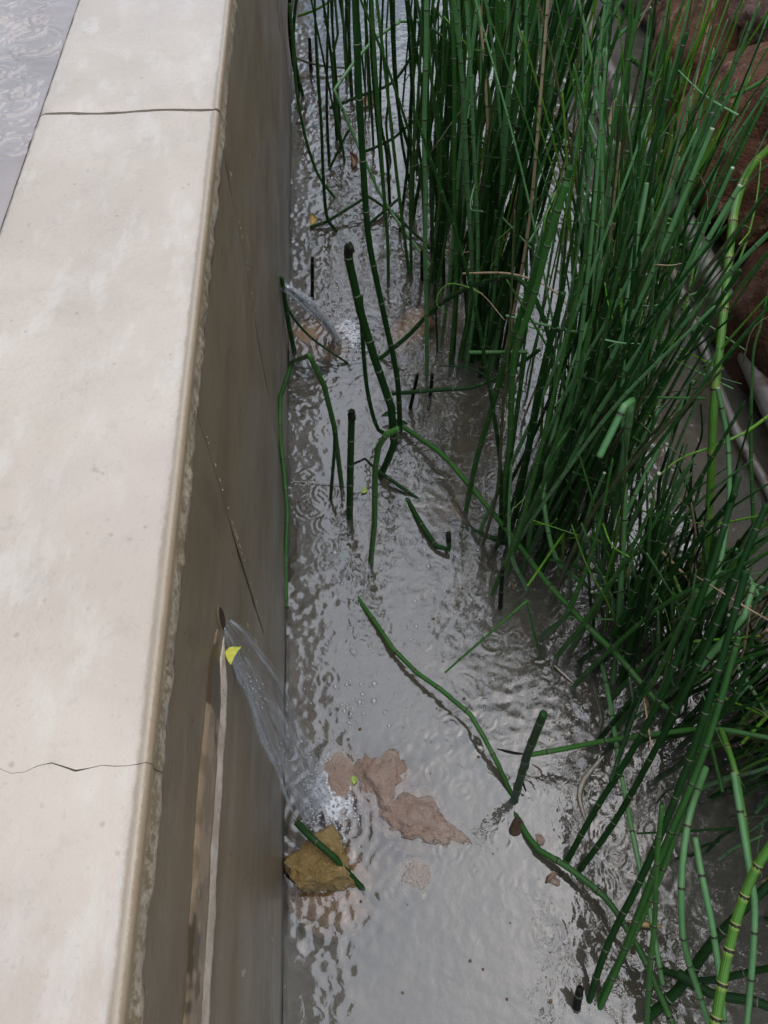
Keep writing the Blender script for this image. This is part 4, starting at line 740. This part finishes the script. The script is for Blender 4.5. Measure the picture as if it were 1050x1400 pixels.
# ------------------------------------------------------------------ falling water
def jet(name, c, end, r0, r1, bulge, label, strands, sd, film):
    r = random.Random(sd); out = Vector((end.x - c.x, end.y - c.y, 0)); drop = c.z - end.z; side = Vector((-out.y, out.x, 0)).normalized()
    def at(t, a=0., b=0.):
        p = c + out * t + Vector((0, 0, -drop * (bulge * t + (1 - bulge) * t * t))); wd = r0 + (r1 - r0) * min(1, t * 1.5) ** .8
        return p + side * a * wd + out.normalized() * b * wd * .6
    V, Fq, UV, mi = [], [], [], []; base = c.copy()
    def add(pts, rad, m, flat=1.):
        k = len(V); v, f, uv, _, _ = tube([p - base for p in pts], rad, [i / len(pts) for i in range(len(pts))], 7); V.extend(v); Fq.extend(tuple(k + i for i in x) for x in f); UV.extend(uv); mi.extend([m] * len(f))
    N = 34
    for q in range(strands):
        a0, b0 = r.uniform(-.9, .9), r.uniform(-.9, .9); t0, t1 = (0, 1) if q < strands * .35 else sorted((r.uniform(0, .7), r.uniform(.4, 1.0)))
        if t1 - t0 < .15: t1 = min(1, t0 + .25)
        tw = r.uniform(-1.6, 1.6); pts, rad = [], []; w_ = r.uniform(.12, .42) * (r0 + r1) * .5
        for i in range(N + 1):
            t = t0 + (t1 - t0) * i / N; aa = a0 + .45 * math.sin(tw * t * 3 + q) * t; pts.append(at(t, aa, b0) + Vector((noise.noise(Vector((t * 6, q, sd))), noise.noise(Vector((t * 6, q, sd + 5))), 0)) * r1 * .16)
            rad.append(max(.0003, w_ * math.sin(math.pi * (.04 + .92 * i / N)) ** .6 * (1 + .55 * noise.noise(Vector((t * 14, q, sd + 9))))))
        add(pts, rad, 1 if r.random() < film else 0)
    for b_ in (-.28, .30):                            # the thin curved sheet that holds the strands together
        k = len(V); NA, NT_ = 13, 40
        for i in range(NT_ + 1):
            t = i / NT_
            for j in range(NA + 1):
                a_ = -1 + 2 * j / NA; ed = 1 + .14 * noise.noise(Vector((t * 7, a_ * .6, sd + b_))); V.append(at(t, a_ * ed * .95, b_ * (1 - a_ * a_) + .2 * noise.noise(Vector((t * 5, a_ * 2, sd + 2 + b_)))) - base)
        for i in range(NT_):
            for j in range(NA):
                q_ = k + i * (NA + 1) + j; Fq.append((q_, q_ + 1, q_ + NA + 2, q_ + NA + 1)); mi.append(2)
                UV += [(j / NA, i / NT_), ((j + 1) / NA, i / NT_), ((j + 1) / NA, (i + 1) / NT_), (j / NA, (i + 1) / NT_)]
    o = mesh_obj(name, V, Fq, [M['jet'], M['jetmilk'], M['jetfilm']], None, True, UV, base, mi); tag(o, label, 'water jet', 'jets of water from the wall')
    drops = []
    for _ in range(strands * 3):
        t = r.uniform(.15, 1); drops.append((at(t, r.gauss(0, .8), r.gauss(0, .9)), r.uniform(.0003, .0012)))
    return drops
D1 = jet('water_jet', h1 + Vector((.003, 0, -.010)), P(436, 1108, -.003), .006, .026, .25, 'broad clear broken stream falling from the near wall outlet', 9, 3, .34)
D2 = jet('water_jet', h2 + Vector((.002, 0, .004)), P(462, 466, -.003), .018, .014, .42, 'small glassy jet of water shooting from the far wall outlet', 20, 8, .85)
def blobs(name, items, mat, label, cat, flat=.6, sub=1):
    me0 = bmesh.new(); bmesh.ops.create_icosphere(me0, subdivisions=sub, radius=1); bv = [v.co.copy() for v in me0.verts]; bf = [tuple(v.index for v in f.verts) for f in me0.faces]; me0.free()
    V, Fq = [], []
    for c, r in items:
        k = len(V); V += [c + Vector((v.x * r, v.y * r, v.z * r * flat)) for v in bv]; Fq += [tuple(k + i for i in f) for f in bf]
    return tag(mesh_obj(name, V, Fq, mat), label, cat, None, 'stuff')
it = []
for px, py, sp, cnt, rm in ((430, 1040, 16, 60, .0016), (448, 1075, 17, 60, .0020), (470, 1115, 17, 36, .0021), (432, 1120, 12, 36, .0020), (470, 1135, 12, 40, .0015), (485, 970, 10, 26, .0024), (492, 928, 7, 9, .003), (497, 945, 9, 9, .0028), (520, 925, 6, 6, .0022), (470, 430, 22, 120, .0019), (485, 470, 18, 70, .0019), (440, 400, 14, 16, .002), (470, 1000, 14, 12, .002), (490, 822, 6, 7, .003), (424, 662, 6, 7, .0032), (468, 742, 8, 6, .003), (415, 1180, 7, 22, .0016), (460, 1232, 5, 9, .0022)):
    for _ in range(cnt):
        q = P(random.gauss(px, sp), random.gauss(py, sp), .0006)
        if q.x > WX + .004: it.append((q, rm * random.lognormvariate(-.25, .4)))
for _ in range(60):
    q = P(random.uniform(410, 700), random.uniform(680, 1000), .0004); it.append((q, random.choice((.0012, .0016, .0022, .0032, .004)) * random.uniform(.8, 1.1)))
it += D1 + D2
blobs('bubbles', it, M['bubble'], 'clear bubbles drifting on the muddy water', 'bubbles', .7, 2)
it = []
for px, py, sx, sy, cnt in ((426, 1105, 7, 16, 90), (466, 1108, 13, 22, 110), (442, 1058, 13, 18, 70), (452, 432, 10, 9, 60), (492, 462, 12, 12, 110), (423, 660, 10, 1.2, 24), (415, 1178, 4, 7, 30)):
    for _ in range(cnt): 
        q = P(random.gauss(px, sx), random.gauss(py, sy), .0008)
        if q.x > WX + .004: it.append((q, random.uniform(.0005, .0018)))
for px, py, sx, sy, cnt, z0 in ((352, 950, 11, 9, 22, .34), (334, 925, 6, 12, 8, .42), (395, 1040, 12, 20, 40, .14), (405, 403, 12, 4, 70, .12), (385, 404, 8, 3, 30, .135)):  # white specks along the falling water stand in for its glints
    for _ in range(cnt):
        dx, dy = random.gauss(0, 1), random.gauss(0, 1); q = P(px + dx * sx + dy * sx * .5, py + dy * sy, z0)
        if q.x > WX + .002: it.append((q, random.uniform(.0003, .0011)))
blobs('froth', it, M['froth'], 'white specks of froth where the jets land and painted glints along them', 'froth', .6, 1)
it = []
for _ in range(70): it.append((P(random.uniform(420, 800), random.uniform(640, 1400), .0003), random.choice((.0008, .0012, .0018, .0026)) * random.uniform(.7, 1.1)))
blobs('silt', it, M['dleaf'], 'dark flecks of debris floating on the water', 'debris', .25, 1)
n = NT('white_foam'); t = n.n('ShaderNodeBsdfTransparent'); fd = n.pbr((.70, .72, .74), .35)
vo = n.n('ShaderNodeTexVoronoi'); n.set(vo, 'Vector', n.tc()); n.set(vo, 'Scale', 210.)
at_ = n.n('ShaderNodeAttribute', attribute_name='fade'); patch = n.math('ADD', n.noise(48, 5, .7), n.math('MULTIPLY', at_.outputs['Fac'], .42))
fac = n.math('MULTIPLY', n.ramp(patch, .70, .84), n.ramp(vo.outputs['Distance'], .25, .55, .25, 1.))
m = n.n('ShaderNodeMixShader'); n.set(m, 0, n.math('MULTIPLY', fac, .85)); n.set(m, 1, t.outputs[0]); n.set(m, 2, fd); M['foam'] = n.end(m.outputs[0])
def foam(px, py, rx, ry, rot, label):
    c = P(px, py, 0); xs_ = np.linspace(-1, 1, 60); V, Fq = [], []
    for j, b in enumerate(xs_):
        for i, a in enumerate(xs_):
            x_ = a * rx * math.cos(rot) - b * ry * math.sin(rot); y_ = a * rx * math.sin(rot) + b * ry * math.cos(rot)
            X_ = max(WX + .001, c.x + x_); V.append((X_ - c.x, y_, .0022 + .0012 * noise.noise(Vector((x_ * 60, y_ * 60, px))) + .0008 * noise.noise(Vector((x_ * 160, y_ * 160, px)))))
    for j in range(59):
        for i in range(59): Fq.append((j * 60 + i, j * 60 + i + 1, j * 60 + i + 61, j * 60 + i + 60))
    o = mesh_obj('foam', V, Fq, M['foam'], None, True, None, c); at = o.data.attributes.new('fade', 'FLOAT', 'POINT')
    at.data.foreach_set('value', [max(0., 1 - math.hypot(a, b)) for b in xs_ for a in xs_]); tag(o, label, 'foam', None, 'stuff')
foam(448, 1092, .050, .085, .15, 'white foam churned up where the near jet lands')
foam(478, 455, .050, .10, .3, 'white foam churned up where the far jet lands')
# ------------------------------------------------------------------ leaves and litter
def leaf(name, c, ln, wd, rot, mat, label, cat, bend=.25, up=Vector((0, 0, 1)), group=None, curl=.15):
    N = 10; V = []; Fq = []
    up = up.normalized(); e1 = up.orthogonal().normalized(); e1 = Quaternion(up, rot) @ e1; e2 = up.cross(e1)
    rows = []
    for i in range(N + 1):
        t = i / N - .5; wv = wd * math.cos(t * math.pi) ** .8 + wd * .05
        o_ = bend * ln * (t * t * 4 - 1) * .5; row = []
        for j in (-1, -.5, 0, .5, 1):
            row.append(len(V)); V.append(e1 * (t * ln) + e2 * (o_ + j * wv * .5) + up * (.0012 + curl * wd * (abs(j) ** 2) + .0006 * math.sin(t * 19 + j * 3)))
        rows.append(row)
    nb = len(V); V += [v - up * .0006 for v in V]
    for a, b in zip(rows, rows[1:]):
        for j in range(4): Fq += [(a[j], b[j], b[j + 1], a[j + 1]), (nb + a[j], nb + a[j + 1], nb + b[j + 1], nb + b[j])]
    o = mesh_obj(name, V, Fq, mat, None, True, None, c); return tag(o, label, cat, group)
lp = PX(306, 893, WX); leaf('leaf', lp + Vector((.010, -.002, -.002)), .0175, .0085, 3.4, M['yleaf'], 'bright yellow leaf stuck to the wall under the near outlet', 'leaf', .6, Vector((.3, -.45, .85)), 'fallen leaves', .03)
leaf('leaf', P(497, 671, .001), .016, .009, .2, M['gleaf'], 'small yellow-green leaf floating at the crumbled stub', 'leaf', .3, Vector((0, 0, 1)), 'fallen leaves')
leaf('leaf', P(425, 302, .004), .035, .016, .7, M['straw'], 'curled straw-yellow leaf at the frayed end of a fallen stem', 'leaf', .3, Vector((.2, -.3, 1)), 'fallen leaves', .4)
leaf('leaf', P(483, 1067, .001), .013, .009, 1.1, M['gleaf'], 'little green leaf afloat above the pink stones', 'leaf', .2, Vector((0, 0, 1)), 'fallen leaves')
leaf('leaf', P(580, 1225, -.002), .012, .007, .3, M['wleaf'], 'pale leaf scrap drifting by the grey sunken stone', 'leaf', .2, Vector((0, 0, 1)), 'fallen leaves')
leaf('leaf', P(480, 222, .004), .05, .018, .9, M['dleaf'], 'dead brown leaf caught between far stems', 'leaf', .3, Vector((.2, -.2, 1)), 'fallen leaves', .5)
leaf('leaf', P(500, 140, .004), .07, .028, .2, M['dleaf'], 'large brown leaf scrap behind the pale broken stem', 'leaf', .2, Vector((.1, -.2, 1)), 'fallen leaves', .3)
leaf('leaf', P(700, 802, .002), .014, .005, .9, M['dleaf'], 'tiny rusty leaf by the black stub at the reed edge', 'leaf', .2, Vector((0, 0, 1)), 'fallen leaves')
leaf('leaf', P(755, 1200, .003), .02, .007, 2.9, M['dleaf'], 'reddish leaf scrap floating at the edge of the calm water', 'leaf', .2, Vector((0, 0, 1)), 'fallen leaves')
leaf('leaf', P(545, 580, .012), .035, .011, 2.2, M['dark_stem'], 'green leaf-like sheath splayed at the stem cluster', 'leaf', .15, Vector((0, -.3, 1)), 'fallen leaves', .3)
leaf('leaf', P(532, 568, .015), .03, .010, 2.5, M['dark_stem'], 'second green sheath splayed above the cluster joint', 'leaf', .15, Vector((0, -.3, 1)), 'fallen leaves', .3)
def ribbon(name, pl, wd, mat, label, cat):
    pts = catmull([P(*q) for q in pl], 6); V = []; Fq = []; b0 = pts[0]
    for i, p in enumerate(pts):
        d = (pts[min(i + 1, len(pts) - 1)] - pts[max(0, i - 1)]).normalized(); s = d.cross(Vector((.2, .1, 1))).normalized(); ww = wd * (.35 + .65 * math.sin(math.pi * (i + .5) / len(pts)))
        V += [p - b0 - s * ww, p - b0 + Vector((0, 0, .0012)), p - b0 + s * ww, p - b0 - Vector((0, 0, .0008))]
    for i in range(len(pts) - 1):
        for j in range(4): Fq.append((i * 4 + j, i * 4 + (j + 1) % 4, i * 4 + 4 + (j + 1) % 4, i * 4 + 4 + j))
    o = mesh_obj(name, V, Fq, mat, None, True, None, b0); return tag(o, label, cat)
ribbon('withered_reed', [(825, 1034, .012), (806, 1056, .006), (796, 1072, .003), (793, 1092, .002), (801, 1122, .001)], .0042, M['wleaf'], 'bleached dead reed blade curling on the water near the level stem', 'withered reed')
ribbon('dead_shred', [(680, 1024, .055), (700, 1029, .06), (716, 1031, .058)], .0022, M['black_stem'], 'black shred sticking out sideways from the forked stub', 'plant shred')
ribbon('dead_shred', [(724, 1035, .055), (720, 1050, .04), (712, 1058, .03), (719, 1082, .015)], .0028, M['black_stem'], 'black shred hanging down from the forked stub', 'plant shred')
ribbon('dead_shred', [(727, 1045, .04), (738, 1052, .035), (742, 1064, .03)], .0016, M['dleaf'], 'short brown shred poking forward off the forked stub', 'plant shred')
ribbon('withered_reed', [(860, 1260, .01), (880, 1263, .012), (905, 1267, .01)], .004, M['straw'], 'straw-coloured dead piece lying behind the three near stems', 'withered reed')
ribbon('withered_reed', [(758, 910, .004), (772, 922, .003), (783, 933, .002)], .0028, M['wleaf'], 'pale dead sliver at the foot of the small reed group', 'withered reed')
ribbon('dead_twig', [(640, 594, .003), (660, 597, .004), (688, 596, .003)], .0014, M['dleaf'], 'thin brown twig afloat between the leaning stems', 'twig')
ribbon('dead_twig', [(690, 552, .03), (693, 575, .02), (688, 600, .008)], .0014, M['wleaf'], 'thin dry twig standing behind the straight lit stem', 'twig')
ribbon('dead_twig', [(400, 658, .002), (430, 660, .003), (480, 664, .003)], .0012, M['wleaf'], 'hair-thin pale straw line floating from the wall to the stub', 'twig')
print('STATS', stats, 'reeds planned', len(plan))
